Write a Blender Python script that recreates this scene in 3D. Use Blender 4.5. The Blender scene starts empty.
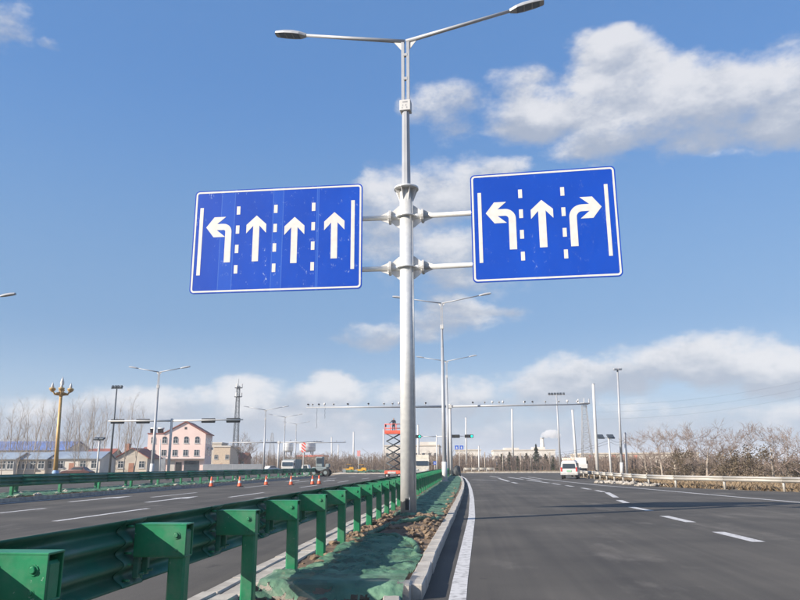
import bpy, bmesh, math, random
from mathutils import Vector, Matrix
R = math.radians
random.seed(7)
SC = bpy.context.scene
COL = SC.collection

# ---------------------------------------------------------------- camera
F, CH = 700.0, 1.5                     # focal length in pixels of an 800 px wide frame, eye height
PITCH = math.atan(165 / F)
YAW = math.atan(65 / (F / math.cos(PITCH)))
ROLL = R(0.25)
cy, sy = math.cos(YAW), math.sin(YAW)
FW = Vector((-sy * math.cos(PITCH), cy * math.cos(PITCH), math.sin(PITCH)))
_rt = Vector((cy, sy, 0)); _up = _rt.cross(FW)
UP = _up * math.cos(ROLL) + _rt * math.sin(ROLL)
RT = _rt * math.cos(ROLL) - _up * math.sin(ROLL)
CP = Vector((0, 0, CH))
cam = bpy.data.cameras.new('camera'); camo = bpy.data.objects.new('camera', cam); COL.objects.link(camo)
camo.matrix_world = Matrix(((RT.x, UP.x, -FW.x, 0), (RT.y, UP.y, -FW.y, 0), (RT.z, UP.z, -FW.z, CH), (0, 0, 0, 1)))
cam.sensor_fit = 'HORIZONTAL'; cam.sensor_width = 36; cam.lens = 36 * F / 800
cam.clip_start = 0.1; cam.clip_end = 9000
SC.camera = camo

def ray(x, y): return FW * F + RT * (x - 400) + UP * (300 - y)
def G(x, y, z=0.0):                    # the point at height z seen at pixel x, y
    d = ray(x, y); return CP + d * ((z - CH) / d.z)
def D(x, y, Y):                        # the point seen at pixel x, y that is Y metres down the road
    d = ray(x, y); return CP + d * (Y / d.y)
def X(px, Y, py=468): return D(px, py, Y).x
def Z(px, py, Y): return D(px, py, Y).z
def azel(x, y):
    d = ray(x, y).normalized(); return math.atan2(d.x, d.y), math.asin(d.z)

# ---------------------------------------------------------------- light
SUN = Vector((-0.84, -0.55, 0.52)).normalized()
EL = math.asin(SUN.z); AZ = math.atan2(SUN.x, SUN.y)
sun = bpy.data.lights.new('sun', 'SUN'); suno = bpy.data.objects.new('sun', sun); COL.objects.link(suno)
sun.energy = 4.7; sun.angle = R(0.53); sun.color = (1.0, 0.90, 0.77)
suno.rotation_euler = (-SUN).to_track_quat('-Z', 'Y').to_euler()
SC.view_settings.view_transform = 'Standard'; SC.view_settings.look = 'None'
SC.view_settings.exposure = 0.86; SC.view_settings.gamma = 1.0; SC.view_settings.use_curve_mapping = False
SC.cycles.use_denoising = True
SC.cycles.max_bounces = 8; SC.cycles.volume_bounces = 5; SC.cycles.transparent_max_bounces = 12

# clouds: centre (pixel), half width and half height in pixels, weight
CLOUDS = [
    (560, 108, 84, 26, 1.0), (622, 78, 66, 44, 1.0), (598, 52, 36, 28, 0.95), (700, 100, 118, 44, 1.05),
    (800, 96, 130, 56, 1.1), (620, 140, 80, 26, 0.85), (740, 128, 130, 28, 0.8), (930, 110, 140, 60, 1.0),
    (668, 104, 150, 50, 1.0), (770, 84, 120, 46, 1.0), (540, 118, 70, 24, 0.8),
    (452, 108, 34, 32, 0.66), (520, 92, 40, 20, 0.5),
    (445, 195, 76, 42, 0.85), (400, 232, 62, 62, 0.7), (455, 262, 62, 44, 0.66), (500, 170, 36, 18, 0.55), (380, 200, 30, 34, 0.65),
    (388, 340, 66, 15, 0.75), (462, 308, 46, 16, 0.8), (440, 324, 54, 16, 0.7),
    (700, 366, 110, 30, 1.05), (790, 374, 90, 32, 1.05), (610, 380, 92, 24, 0.95), (560, 392, 60, 24, 0.85), (930, 360, 140, 50, 1.0),
    (150, 408, 90, 30, 0.85), (240, 404, 80, 26, 0.85), (326, 392, 44, 22, 0.95), (300, 414, 100, 30, 0.8), (440, 400, 90, 26, 0.85), (40, 415, 60, 26, 0.75),
    (6, 30, 30, 30, 0.62), (48, 42, 14, 9, 0.4), (-90, 30, 90, 50, 0.7), (660, 424, 260, 22, 0.35),
]
def make_world():
    w = bpy.data.worlds.new('World'); SC.world = w; w.use_nodes = True
    nt = w.node_tree; N = nt.nodes; L = nt.links
    for n in list(N): N.remove(n)
    def nd(t, **k):
        n = N.new(t)
        for a, b in k.items(): setattr(n, a, b)
        return n
    def val(n, i, v):
        if isinstance(v, (int, float, tuple)): n.inputs[i].default_value = v
        else: L.new(v, n.inputs[i])
    def M(op, a, b=0.0, c=None, clamp=False):
        n = nd('ShaderNodeMath', operation=op, use_clamp=clamp); val(n, 0, a); val(n, 1, b)
        if c is not None: val(n, 2, c)
        return n.outputs[0]
    def V(op, a, b=None):
        n = nd('ShaderNodeVectorMath', operation=op); val(n, 0, a)
        if b is not None: val(n, 1, b)
        return n.outputs['Value'] if op in ('DOT_PRODUCT', 'LENGTH') else n.outputs[0]
    def S(lo, hi, v):
        n = nd('ShaderNodeMapRange', interpolation_type='SMOOTHSTEP'); val(n, 0, v); val(n, 1, lo); val(n, 2, hi); return n.outputs[0]
    def MIX(f, a, b):
        n = nd('ShaderNodeMix', data_type='RGBA'); val(n, 0, f); val(n, 6, a); val(n, 7, b); return n.outputs[2]
    sky = nd('ShaderNodeTexSky', sky_type='NISHITA', sun_disc=False)
    sky.sun_elevation = EL; sky.sun_rotation = AZ; sky.air_density = 1.0; sky.dust_density = 0.25; sky.ozone_density = 2.2; sky.altitude = 0
    tc = nd('ShaderNodeTexCoord'); d = V('NORMALIZE', tc.outputs['Generated'])
    sp = nd('ShaderNodeSeparateXYZ'); L.new(d, sp.inputs[0])
    az = M('ARCTAN2', sp.outputs[0], sp.outputs[1]); el = M('ARCSINE', sp.outputs[2])
    def noise(vec, scale, detail, rough=0.55, lac=2.0):
        n = nd('ShaderNodeTexNoise'); L.new(vec, n.inputs['Vector']); n.inputs['Scale'].default_value = scale
        n.inputs['Detail'].default_value = detail; n.inputs['Roughness'].default_value = rough; n.inputs['Lacunarity'].default_value = lac
        return n
    dst = V('MULTIPLY', d, (1, 1, 1.7))
    warp = noise(dst, 7.0, 5)
    wv = V('MULTIPLY', V('SUBTRACT', warp.outputs['Color'], (0.5, 0.5, 0.5)), (0.16, 0.075, 0))
    cb = nd('ShaderNodeCombineXYZ'); L.new(az, cb.inputs[0]); L.new(el, cb.inputs[1])
    q = V('ADD', cb.outputs[0], wv)
    m = None; s = None; gs = None
    for (x, y, rx, ry, wt) in CLOUDS:
        a, e = azel(x, y); a1, _ = azel(x + rx, y); _, e1 = azel(x, y - ry)
        ra = abs(a1 - a); re = abs(e1 - e)
        v = V('MULTIPLY', V('SUBTRACT', q, (a, e, 0)), (1 / ra, 1 / re, 0))
        g = M('MULTIPLY', M('SUBTRACT', 1.0, V('DOT_PRODUCT', v, v)), wt)
        sx = nd('ShaderNodeSeparateXYZ'); L.new(v, sx.inputs[0])
        sh = M('MULTIPLY', M('MAXIMUM', g, 0.0), sx.outputs[1])
        gp = M('MAXIMUM', g, 0.0)
        if m is None: m, s, gs = g, sh, gp
        else:
            mm = nd('ShaderNodeMath', operation='SMOOTH_MAX'); L.new(m, mm.inputs[0]); L.new(g, mm.inputs[1]); mm.inputs[2].default_value = 0.25
            m = mm.outputs[0]; s = M('ADD', s, sh); gs = M('ADD', gs, gp)
    # the rest of the sky: the same loose scatter of clouds
    ctr = ray(400, 300).normalized()
    away = S(0.80, 0.62, V('DOT_PRODUCT', d, tuple(ctr)))
    wide = noise(dst, 2.6, 3)
    gen = M('MULTIPLY', M('SUBTRACT', wide.outputs[0], 0.5), 3.2)
    gen = M('SUBTRACT', M('MULTIPLY', M('ADD', gen, 1.0), away), 1.0)
    m = M('MAXIMUM', m, gen)
    fb = noise(dst, 12.0, 10, 0.63); fb2 = noise(V('ADD', dst, (0.0, 0.0, 0.045)), 13.0, 6, 0.6)
    k = M('MULTIPLY_ADD', M('SUBTRACT', fb.outputs[0], 0.5), 2.3, m)
    dens = S(-0.2, 0.8, k)
    dens = M('MULTIPLY', dens, S(0.0, 0.03, el))
    dens = M('MULTIPLY', dens, 0.86)
    lit = M('ADD', M('DIVIDE', s, M('ADD', gs, 0.2)), M('MULTIPLY', M('SUBTRACT', fb.outputs[0], fb2.outputs[0]), 1.5))
    lit = S(-0.42, 0.5, lit)
    ccol = MIX(lit, (3.2, 3.55, 4.25, 1), (6.3, 6.25, 6.35, 1))
    # a sky somewhat deeper blue than the clear-air model, brightening to pale blue low down
    low = S(0.50, 0.14, el)
    tint = MIX(low, (1.14, 1.36, 1.56, 1), (0.92, 0.89, 0.97, 1))
    tn = nd('ShaderNodeMix', data_type='RGBA', blend_type='MULTIPLY'); tn.inputs[0].default_value = 1.0
    L.new(sky.outputs[0], tn.inputs[6]); L.new(tint, tn.inputs[7])
    g1 = MIX(S(0.55, 0.20, el), (0.86, 2.05, 4.50, 1), (1.55, 2.85, 4.75, 1))
    g2 = MIX(S(0.20, 0.06, el), g1, (2.85, 3.95, 5.35, 1))
    even = MIX(0.7, tn.outputs[2], g2)              # even out the brightness round the compass
    base = MIX(S(0.11, 0.0, el), even, (2.85, 3.3, 4.2, 1))
    fin = MIX(dens, base, ccol)
    bg = nd('ShaderNodeBackground'); L.new(fin, bg.inputs[0]); bg.inputs[1].default_value = 0.075
    out = nd('ShaderNodeOutputWorld'); L.new(bg.outputs[0], out.inputs[0])
make_world()

# ---------------------------------------------------------------- materials
MATS = {}
def mat(name, col, rough=0.7, metal=0.0, var=0.15, scale=3.0, bump=0.0, bscale=40.0, spec=0.5, col2=None, alpha=None, detail=6, lo=0.35, hi=0.65):
    if name in MATS: return MATS[name]
    m = bpy.data.materials.new(name); m.use_nodes = True; nt = m.node_tree; N = nt.nodes; L = nt.links
    b = N['Principled BSDF']
    b.inputs['Roughness'].default_value = rough; b.inputs['Metallic'].default_value = metal
    b.inputs['Specular IOR Level'].default_value = spec
    tc = N.new('ShaderNodeTexCoord'); no = N.new('ShaderNodeTexNoise'); no.inputs['Scale'].default_value = scale; no.inputs['Detail'].default_value = detail
    L.new(tc.outputs['Object'], no.inputs['Vector'])
    rp = N.new('ShaderNodeValToRGB'); L.new(no.outputs[0], rp.inputs[0])
    c2 = col2 or tuple(c * (1 - var) for c in col); c1 = col if col2 else tuple(min(1, c * (1 + var)) for c in col)
    rp.color_ramp.elements[0].position = lo; rp.color_ramp.elements[0].color = (*c2, 1)
    rp.color_ramp.elements[1].position = hi; rp.color_ramp.elements[1].color = (*c1, 1)
    L.new(rp.outputs[0], b.inputs['Base Color'])
    if bump:
        n2 = N.new('ShaderNodeTexNoise'); n2.inputs['Scale'].default_value = bscale; n2.inputs['Detail'].default_value = 5
        L.new(tc.outputs['Object'], n2.inputs['Vector'])
        bp = N.new('ShaderNodeBump'); bp.inputs['Strength'].default_value = bump; bp.inputs['Distance'].default_value = 0.02
        L.new(n2.outputs[0], bp.inputs['Height']); L.new(bp.outputs[0], b.inputs['Normal'])
    if alpha is not None: b.inputs['Alpha'].default_value = alpha
    MATS[name] = m; return m

def asphalt():
    m = bpy.data.materials.new('asphalt'); m.use_nodes = True; nt = m.node_tree; N = nt.nodes; L = nt.links; b = N['Principled BSDF']
    tc = N.new('ShaderNodeTexCoord')
    def noise(scale, detail, sc=(1, 1, 1), rough=0.5):
        mp = N.new('ShaderNodeMapping'); mp.inputs['Scale'].default_value = sc; L.new(tc.outputs['Object'], mp.inputs[0])
        n = N.new('ShaderNodeTexNoise'); n.inputs['Scale'].default_value = scale; n.inputs['Detail'].default_value = detail; n.inputs['Roughness'].default_value = rough
        L.new(mp.outputs[0], n.inputs['Vector']); return n.outputs[0]
    def ramp(v, a, b_, c0, c1):
        r = N.new('ShaderNodeValToRGB'); L.new(v, r.inputs[0]); r.color_ramp.elements[0].position = a; r.color_ramp.elements[1].position = b_
        r.color_ramp.elements[0].color = (*c0, 1); r.color_ramp.elements[1].color = (*c1, 1); return r.outputs[0]
    def mix(f, a, c, t='MIX'):
        n = N.new('ShaderNodeMix'); n.data_type = 'RGBA'; n.blend_type = t
        if isinstance(f, float): n.inputs[0].default_value = f
        else: L.new(f, n.inputs[0])
        L.new(a, n.inputs[6])
        if isinstance(c, tuple): n.inputs[7].default_value = (*c, 1)
        else: L.new(c, n.inputs[7])
        return n.outputs[2]
    base = ramp(noise(60, 4, rough=0.8), 0.3, 0.7, (0.049, 0.0455, 0.041), (0.104, 0.096, 0.086))
    strk = ramp(noise(1.0, 5, (1.1, 0.05, 1)), 0.35, 0.7, (0.84, 0.84, 0.85), (1.16, 1.15, 1.13))
    c = mix(1.0, base, strk, 'MULTIPLY')
    blot = ramp(noise(0.32, 6), 0.35, 0.68, (0.74, 0.74, 0.74), (1.24, 1.23, 1.2))
    c = mix(1.0, c, blot, 'MULTIPLY')
    dusty = ramp(noise(0.55, 8, (1, 0.45, 1), 0.65), 0.56, 0.74, (0, 0, 0), (0.55, 0.55, 0.55))
    c = mix(dusty, c, (0.20, 0.185, 0.165))
    tyre_ = ramp(noise(1.0, 3, (5.5, 0.10, 1)), 0.38, 0.66, (0.92, 0.92, 0.925), (1.07, 1.065, 1.06))
    c = mix(1.0, c, tyre_, 'MULTIPLY')
    oil = ramp(noise(1.1, 5, (1, 0.7, 1), 0.6), 0.66, 0.72, (1, 1, 1), (0.62, 0.62, 0.63))
    c = mix(1.0, c, oil, 'MULTIPLY')
    L.new(c, b.inputs['Base Color']); b.inputs['Roughness'].default_value = 0.82; b.inputs['Specular IOR Level'].default_value = 0.35
    bp = N.new('ShaderNodeBump'); bp.inputs['Strength'].default_value = 0.5; bp.inputs['Distance'].default_value = 0.006
    L.new(noise(110, 3), bp.inputs['Height']); L.new(bp.outputs[0], b.inputs['Normal'])
    return m
A = asphalt()
paint = mat('road_paint', (0.53, 0.525, 0.525), 0.7, 0, 0.1, 9, 0.3, 60, col2=(0.24, 0.235, 0.235), lo=0.3, hi=0.52)
kerbm = mat('kerb_granite', (0.46, 0.43, 0.385), 0.85, 0, 0.12, 3.5, 0.5, 90, col2=(0.29, 0.265, 0.235), detail=10)
soil = mat('soil', (0.20, 0.135, 0.085), 0.95, 0, 0.3, 4, 1.0, 16, col2=(0.085, 0.06, 0.042), detail=10)
clodm = mat('clod', (0.25, 0.18, 0.12), 0.95, 0, 0.3, 9, 0.8, 20, col2=(0.13, 0.092, 0.062))
earth = mat('dry_earth', (0.30, 0.235, 0.16), 0.95, 0, 0.2, 0.09, 0.6, 3, col2=(0.19, 0.15, 0.10), detail=12)
greenp = mat('guardrail_green', (0.016, 0.225, 0.098), 0.42, 0, 0.12, 4, 0.1, 18, col2=(0.011, 0.16, 0.07), detail=8)
greenb = mat('guardrail_beam_green', (0.018, 0.15, 0.095), 0.45, 0.0, 0.12, 2, 0.08, 12, col2=(0.013, 0.11, 0.07), detail=8)
def flecks(m, col, sc, lo, hi, amt):
    nt = m.node_tree; N = nt.nodes; L = nt.links; b = N['Principled BSDF']; src = b.inputs['Base Color'].links[0].from_socket
    tc = N.new('ShaderNodeTexCoord'); oi = N.new('ShaderNodeObjectInfo'); ad = N.new('ShaderNodeVectorMath'); ad.operation = 'ADD'
    L.new(tc.outputs['Object'], ad.inputs[0]); L.new(oi.outputs['Location'], ad.inputs[1])
    n = N.new('ShaderNodeTexNoise'); n.inputs['Scale'].default_value = sc; n.inputs['Detail'].default_value = 4; n.inputs['Roughness'].default_value = 0.7; L.new(ad.outputs[0], n.inputs['Vector'])
    r = N.new('ShaderNodeMapRange'); r.inputs[1].default_value = lo; r.inputs[2].default_value = hi; r.inputs[4].default_value = amt; L.new(n.outputs[0], r.inputs[0])
    x = N.new('ShaderNodeMix'); x.data_type = 'RGBA'; L.new(r.outputs[0], x.inputs[0]); L.new(src, x.inputs[6]); x.inputs[7].default_value = (*col, 1); L.new(x.outputs[2], b.inputs['Base Color'])
flecks(greenp, (0.30, 0.42, 0.34), 26, 0.66, 0.72, 0.8); flecks(greenp, (0.14, 0.20, 0.15), 3.2, 0.46, 0.72, 0.45); flecks(greenb, (0.13, 0.17, 0.14), 2.4, 0.45, 0.7, 0.4); flecks(greenb, (0.16, 0.24, 0.20), 14, 0.62, 0.8, 0.4)
galv = mat('galvanised_steel', (0.70, 0.71, 0.70), 0.36, 0.3, 0.06, 8, 0.06, 25, col2=(0.61, 0.625, 0.63), detail=9)
greyp = mat('grey_lamp_paint', (0.36, 0.375, 0.40), 0.45, 0.15, 0.05, 3)
whitep = mat('white_paint', (0.52, 0.52, 0.515), 0.5, 0, 0.06, 3)
brkm = mat('bracket_white', (0.60, 0.59, 0.57), 0.5, 0.2, 0.06, 6)
black = mat('black_plastic', (0.022, 0.024, 0.028), 0.5, 0, 0.2, 5)
dark = mat('dark_steel', (0.07, 0.085, 0.10), 0.5, 0.4, 0.2, 4)
glassm = mat('window_glass', (0.035, 0.05, 0.065), 0.12, 0, 0.2, 0.6, spec=0.8)
lens = mat('lamp_lens', (0.12, 0.15, 0.20), 0.3, 0, 0.2, 9)
orange = mat('orange_cone', (0.80, 0.11, 0.035), 0.55, 0, 0.1, 8)
orangel = mat('lift_orange', (0.78, 0.13, 0.075), 0.5, 0, 0.1, 3)
red = mat('sign_red', (0.65, 0.045, 0.035), 0.5, 0, 0.1, 4)
gold = mat('gold_paint', (0.46, 0.30, 0.12), 0.5, 0.15, 0.1, 3)
tyre = mat('tyre_rubber', (0.02, 0.02, 0.021), 0.8, 0, 0.2, 6)
bark = mat('bark', (0.25, 0.205, 0.165), 0.9, 0, 0.2, 3, col2=(0.16, 0.13, 0.105))
barkp = mat('pale_bark', (0.40, 0.355, 0.30), 0.9, 0, 0.2, 2, col2=(0.24, 0.20, 0.165))
twig = mat('twigs', (0.27, 0.205, 0.155), 0.9, 0, 0.2, 2, col2=(0.18, 0.135, 0.105))
pine = mat('pine_needles', (0.065, 0.075, 0.04), 0.8, 0, 0.25, 2, col2=(0.035, 0.045, 0.026))
olive = mat('olive_leaves', (0.165, 0.128, 0.088), 0.85, 0, 0.3, 1.2, col2=(0.10, 0.08, 0.055))
grass = mat('dry_grass', (0.29, 0.215, 0.135), 0.95, 0, 0.2, 2, col2=(0.17, 0.125, 0.08))
cream = mat('cream_wall', (0.56, 0.50, 0.42), 0.85, 0, 0.08, 0.5, col2=(0.45, 0.40, 0.335))
whitew = mat('white_wall', (0.62, 0.585, 0.53), 0.85, 0, 0.08, 0.4, col2=(0.50, 0.47, 0.43))
pinkw = mat('pink_wall', (0.86, 0.67, 0.61), 0.85, 0, 0.06, 0.35, col2=(0.78, 0.60, 0.545))
greyw = mat('grey_wall', (0.34, 0.34, 0.35), 0.8, 0, 0.12, 0.6)
blueroof = mat('blue_roof', (0.13, 0.20, 0.44), 0.55, 0, 0.15, 0.3)
fadedroof = mat('faded_blue_roof', (0.30, 0.36, 0.42), 0.6, 0, 0.15, 0.25, col2=(0.20, 0.25, 0.33))
redroof = mat('red_tile', (0.33, 0.105, 0.075), 0.8, 0, 0.2, 0.8, col2=(0.22, 0.075, 0.06))
brick = mat('brick_wall', (0.34, 0.17, 0.115), 0.85, 0, 0.15, 1.2)
steelfence = mat('fence_grey', (0.19, 0.21, 0.24), 0.6, 0.2, 0.1, 1)
carpaint = mat('car_white', (0.56, 0.555, 0.54), 0.3, 0, 0.04, 2)
cardark = mat('car_maroon', (0.10, 0.045, 0.04), 0.3, 0.2, 0.1, 2)
yellow = mat('machine_yellow', (0.62, 0.33, 0.03), 0.5, 0, 0.12, 2)
machg = mat('machine_grey', (0.20, 0.24, 0.25), 0.6, 0.1, 0.2, 2)
skin = mat('skin', (0.45, 0.27, 0.19), 0.6, 0, 0.1, 8)
cloth = mat('dark_clothes', (0.018, 0.022, 0.045), 0.85, 0, 0.2, 9)
tarp = mat('dark_tarp', (0.02, 0.026, 0.03), 0.6, 0, 0.3, 3, 0.8, 5)
bluesm = mat('road_sign_blue', (0.02, 0.10, 0.50), 0.45, 0, 0.05, 3)

def net_mat():
    m = bpy.data.materials.new('green_dust_net'); m.use_nodes = True; nt = m.node_tree; N = nt.nodes; L = nt.links; b = N['Principled BSDF']
    tc = N.new('ShaderNodeTexCoord')
    def noise(s, d):
        n = N.new('ShaderNodeTexNoise'); n.inputs['Scale'].default_value = s; n.inputs['Detail'].default_value = d
        L.new(tc.outputs['Object'], n.inputs['Vector']); return n.outputs[0]
    r = N.new('ShaderNodeValToRGB'); L.new(noise(2.2, 8), r.inputs[0])
    r.color_ramp.elements[0].position = 0.34; r.color_ramp.elements[0].color = (0.038, 0.130, 0.084, 1)
    r.color_ramp.elements[1].position = 0.70; r.color_ramp.elements[1].color = (0.150, 0.285, 0.185, 1)
    L.new(r.outputs[0], b.inputs['Base Color']); b.inputs['Roughness'].default_value = 0.75
    rr = N.new('ShaderNodeMapRange'); L.new(noise(3.0, 6), rr.inputs[0]); rr.inputs[1].default_value = 0.38; rr.inputs[2].default_value = 0.62
    rr.inputs[3].default_value = 0.55; rr.inputs[4].default_value = 0.9
    L.new(rr.outputs[0], b.inputs['Alpha'])
    bp = N.new('ShaderNodeBump'); bp.inputs['Strength'].default_value = 0.7; bp.inputs['Distance'].default_value = 0.03
    L.new(noise(14, 6), bp.inputs['Height']); L.new(bp.outputs[0], b.inputs['Normal'])
    return m
net = net_mat()

def sign_blue(name, seams):
    m = bpy.data.materials.new(name); m.use_nodes = True; nt = m.node_tree; N = nt.nodes; L = nt.links; b = N['Principled BSDF']
    tc = N.new('ShaderNodeTexCoord'); sp = N.new('ShaderNodeSeparateXYZ'); L.new(tc.outputs['Object'], sp.inputs[0])
    def math_(op, a, c):
        n = N.new('ShaderNodeMath'); n.operation = op
        for i, v in enumerate((a, c)):
            if isinstance(v, (int, float)): n.inputs[i].default_value = v
            else: L.new(v, n.inputs[i])
        return n.outputs[0]
    def noise(s, d, sc=(1, 1, 1), rough=0.5):
        mp = N.new('ShaderNodeMapping'); mp.inputs['Scale'].default_value = sc; L.new(tc.outputs['Object'], mp.inputs[0])
        n = N.new('ShaderNodeTexNoise'); n.inputs['Scale'].default_value = s; n.inputs['Detail'].default_value = d; n.inputs['Roughness'].default_value = rough
        L.new(mp.outputs[0], n.inputs['Vector']); return n.outputs[0]
    def ramp(v, a, c, c0, c1):
        r = N.new('ShaderNodeValToRGB'); L.new(v, r.inputs[0]); r.color_ramp.elements[0].position = a; r.color_ramp.elements[1].position = c
        r.color_ramp.elements[0].color = (*c0, 1); r.color_ramp.elements[1].color = (*c1, 1); return r.outputs[0]
    def mix(f, a, c):
        n = N.new('ShaderNodeMix'); n.data_type = 'RGBA'; L.new(f, n.inputs[0]); L.new(a, n.inputs[6]); n.inputs[7].default_value = (*c, 1); return n.outputs[2]
    c = ramp(noise(0.7, 4, (1, 1, 0.5)), 0.3, 0.7, (0.002, 0.046, 0.36), (0.004, 0.062, 0.44))
    # overlapping strips of reflective film and their joints
    for x0, x1 in seams:
        strip = math_('MULTIPLY', math_('GREATER_THAN', sp.outputs[0], x0), math_('LESS_THAN', sp.outputs[0], x1))
        c = mix(math_('MULTIPLY', strip, 0.24), c, (0.03, 0.13, 0.55))
        for xx in (x0, x1):
            ln = math_('LESS_THAN', math_('ABSOLUTE', math_('SUBTRACT', sp.outputs[0], xx), 0.0), 0.012)
            c = mix(math_('MULTIPLY', ln, 0.3), c, (0.12, 0.24, 0.55))
    # glue smears and small scuffs
    amt = 1.0 if seams else 0.4
    gate = ramp(noise(0.75, 2), 0.42, 0.6, (0.05, 0.05, 0.05), (1, 1, 1))
    sc1 = ramp(noise(5.0, 3, (1, 1, 1)), 0.58, 0.66, (0, 0, 0), (1, 1, 1))
    sc2 = ramp(noise(26.0, 4, (1.2, 1, 0.5), 0.7), 0.52, 0.62, (0, 0, 0), (1, 1, 1))
    c = mix(math_('MULTIPLY', math_('MULTIPLY', math_('MULTIPLY', sc1, sc2), gate), 0.85 * amt), c, (0.34, 0.42, 0.60))
    L.new(c, b.inputs['Base Color']); b.inputs['Roughness'].default_value = 0.33; b.inputs['Specular IOR Level'].default_value = 0.4
    bp = N.new('ShaderNodeBump'); bp.inputs['Strength'].default_value = 0.12; bp.inputs['Distance'].default_value = 0.03
    L.new(noise(1.6, 3), bp.inputs['Height']); L.new(bp.outputs[0], b.inputs['Normal'])
    return m

# ---------------------------------------------------------------- mesh helpers
class MB:
    def __init__(s): s.v = []; s.f = []; s.m = []; s.sm = []
    def add(s, vs, fs, mi=0, smooth=False):
        o = len(s.v); s.v += [tuple(v) for v in vs]
        for f in fs: s.f.append([i + o for i in f]); s.m.append(mi); s.sm.append(smooth)
        return s
    def box(s, c, d, rz=0.0, mi=0, rx=0.0, ry=0.0):
        m = Matrix.Rotation(rz, 3, 'Z') @ Matrix.Rotation(ry, 3, 'Y') @ Matrix.Rotation(rx, 3, 'X'); c = Vector(c)
        vs = [c + m @ Vector((x * d[0] / 2, y * d[1] / 2, z * d[2] / 2)) for x in (-1, 1) for y in (-1, 1) for z in (-1, 1)]
        return s.add(vs, [(0, 1, 3, 2), (4, 6, 7, 5), (0, 4, 5, 1), (2, 3, 7, 6), (0, 2, 6, 4), (1, 5, 7, 3)], mi)
    def bbox(s, c, d, b, rz=0.0, mi=0, jit=0.0):     # box with all edges chamfered
        bm = bmesh.new(); bmesh.ops.create_cube(bm, size=1)
        for v in bm.verts:
            v.co = Vector((v.co.x * d[0], v.co.y * d[1], v.co.z * d[2]))
            if jit: v.co += Vector([random.uniform(-jit, jit) for _ in range(3)])
        bmesh.ops.bevel(bm, geom=bm.edges[:], offset=b, segments=1, affect='EDGES')
        m = Matrix.Translation(c) @ Matrix.Rotation(rz, 4, 'Z')
        bm.verts.index_update(); s.add([m @ v.co for v in bm.verts], [[v.index for v in f.verts] for f in bm.faces], mi); bm.free(); return s
    def tube(s, pts, r, n=8, mi=0, cap=True, smooth=True, phase=0.0):
        pts = [Vector(p) for p in pts]; rs = r if isinstance(r, (list, tuple)) else [r] * len(pts)
        t0 = (pts[1] - pts[0]).normalized(); u = t0.orthogonal().normalized()
        if abs(t0.z) > 0.99: u = Vector((1, 0, 0))
        vs = []
        for i, p in enumerate(pts):
            t = (pts[min(i + 1, len(pts) - 1)] - pts[max(i - 1, 0)]).normalized()
            u = (u - t * u.dot(t)).normalized(); w = t.cross(u)
            for k in range(n):
                a = 2 * math.pi * k / n + phase; vs.append(p + (u * math.cos(a) + w * math.sin(a)) * rs[i])
        fs = [(i * n + k, i * n + (k + 1) % n, (i + 1) * n + (k + 1) % n, (i + 1) * n + k) for i in range(len(pts) - 1) for k in range(n)]
        s.add(vs, fs, mi, smooth)
        if cap:
            o = len(s.v) - len(vs)
            s.f.append([o + k for k in reversed(range(n))]); s.m.append(mi); s.sm.append(False)
            s.f.append([o + (len(pts) - 1) * n + k for k in range(n)]); s.m.append(mi); s.sm.append(False)
        return s
    def prism(s, poly, axis, a, b, mi=0):            # a polygon swept along an axis; poly is in the other two axes in order
        def P(p, t): return {'x': (t, p[0], p[1]), 'y': (p[0], t, p[1]), 'z': (p[0], p[1], t)}[axis]
        n = len(poly); vs = [P(p, a) for p in poly] + [P(p, b) for p in poly]
        fs = [(i, (i + 1) % n, n + (i + 1) % n, n + i) for i in range(n)] + [list(reversed(range(n))), list(range(n, 2 * n))]
        return s.add(vs, fs, mi)
    def lathe(s, prof, n=12, c=(0, 0, 0), mi=0, smooth=True):
        vs = [(c[0] + r * math.cos(2 * math.pi * k / n), c[1] + r * math.sin(2 * math.pi * k / n), c[2] + z) for r, z in prof for k in range(n)]
        fs = [(i * n + k, i * n + (k + 1) % n, (i + 1) * n + (k + 1) % n, (i + 1) * n + k) for i in range(len(prof) - 1) for k in range(n)]
        return s.add(vs, fs, mi, smooth)
    def mesh(s, name, mats):
        me = bpy.data.meshes.new(name); me.from_pydata(s.v, [], s.f)
        for m in (mats if isinstance(mats, (list, tuple)) else [mats]): me.materials.append(m)
        me.polygons.foreach_set('material_index', s.m); me.polygons.foreach_set('use_smooth', s.sm); me.update()
        bm = bmesh.new(); bm.from_mesh(me); bmesh.ops.recalc_face_normals(bm, faces=bm.faces); bm.to_mesh(me); bm.free()
        return me
    def build(s, name, mats, parent=None):
        me = s.mesh(name, mats)
        return link(name, me, parent)
def link(name, me, parent=None, loc=None, rz=None):
    o = bpy.data.objects.new(name, me); COL.objects.link(o)
    if parent is not None: o.parent = parent
    if loc is not None: o.location = loc
    if rz is not None: o.rotation_euler.z = rz
    return o
def tag(o, label=None, cat=None, group=None, kind=None):
    for k, v in (('label', label), ('category', cat), ('group', group), ('kind', kind)):
        if v: o[k] = v
    return o
def thing(name, loc, label, cat, group=None, rz=0.0):
    o = bpy.data.objects.new(name, None); COL.objects.link(o); o.location = loc; o.rotation_euler.z = rz; o.empty_display_size = 0.3
    return tag(o, label, cat, group)
def copy_tree(o, loc=None, rz=None, label=None, scale=None, parent=None):
    c = o.copy(); COL.objects.link(c)
    if parent is not None: c.parent = parent
    if loc is not None: c.location = loc
    if rz is not None: c.rotation_euler.z = rz
    if scale is not None: c.scale = (scale,) * 3 if isinstance(scale, (int, float)) else scale
    if label: c['label'] = label
    for ch in list(o.children): copy_tree(ch, parent=c)
    return c
ORD = 'first second third fourth fifth sixth seventh eighth ninth tenth eleventh twelfth thirteenth fourteenth fifteenth sixteenth seventeenth eighteenth nineteenth twentieth'.split()
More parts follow.
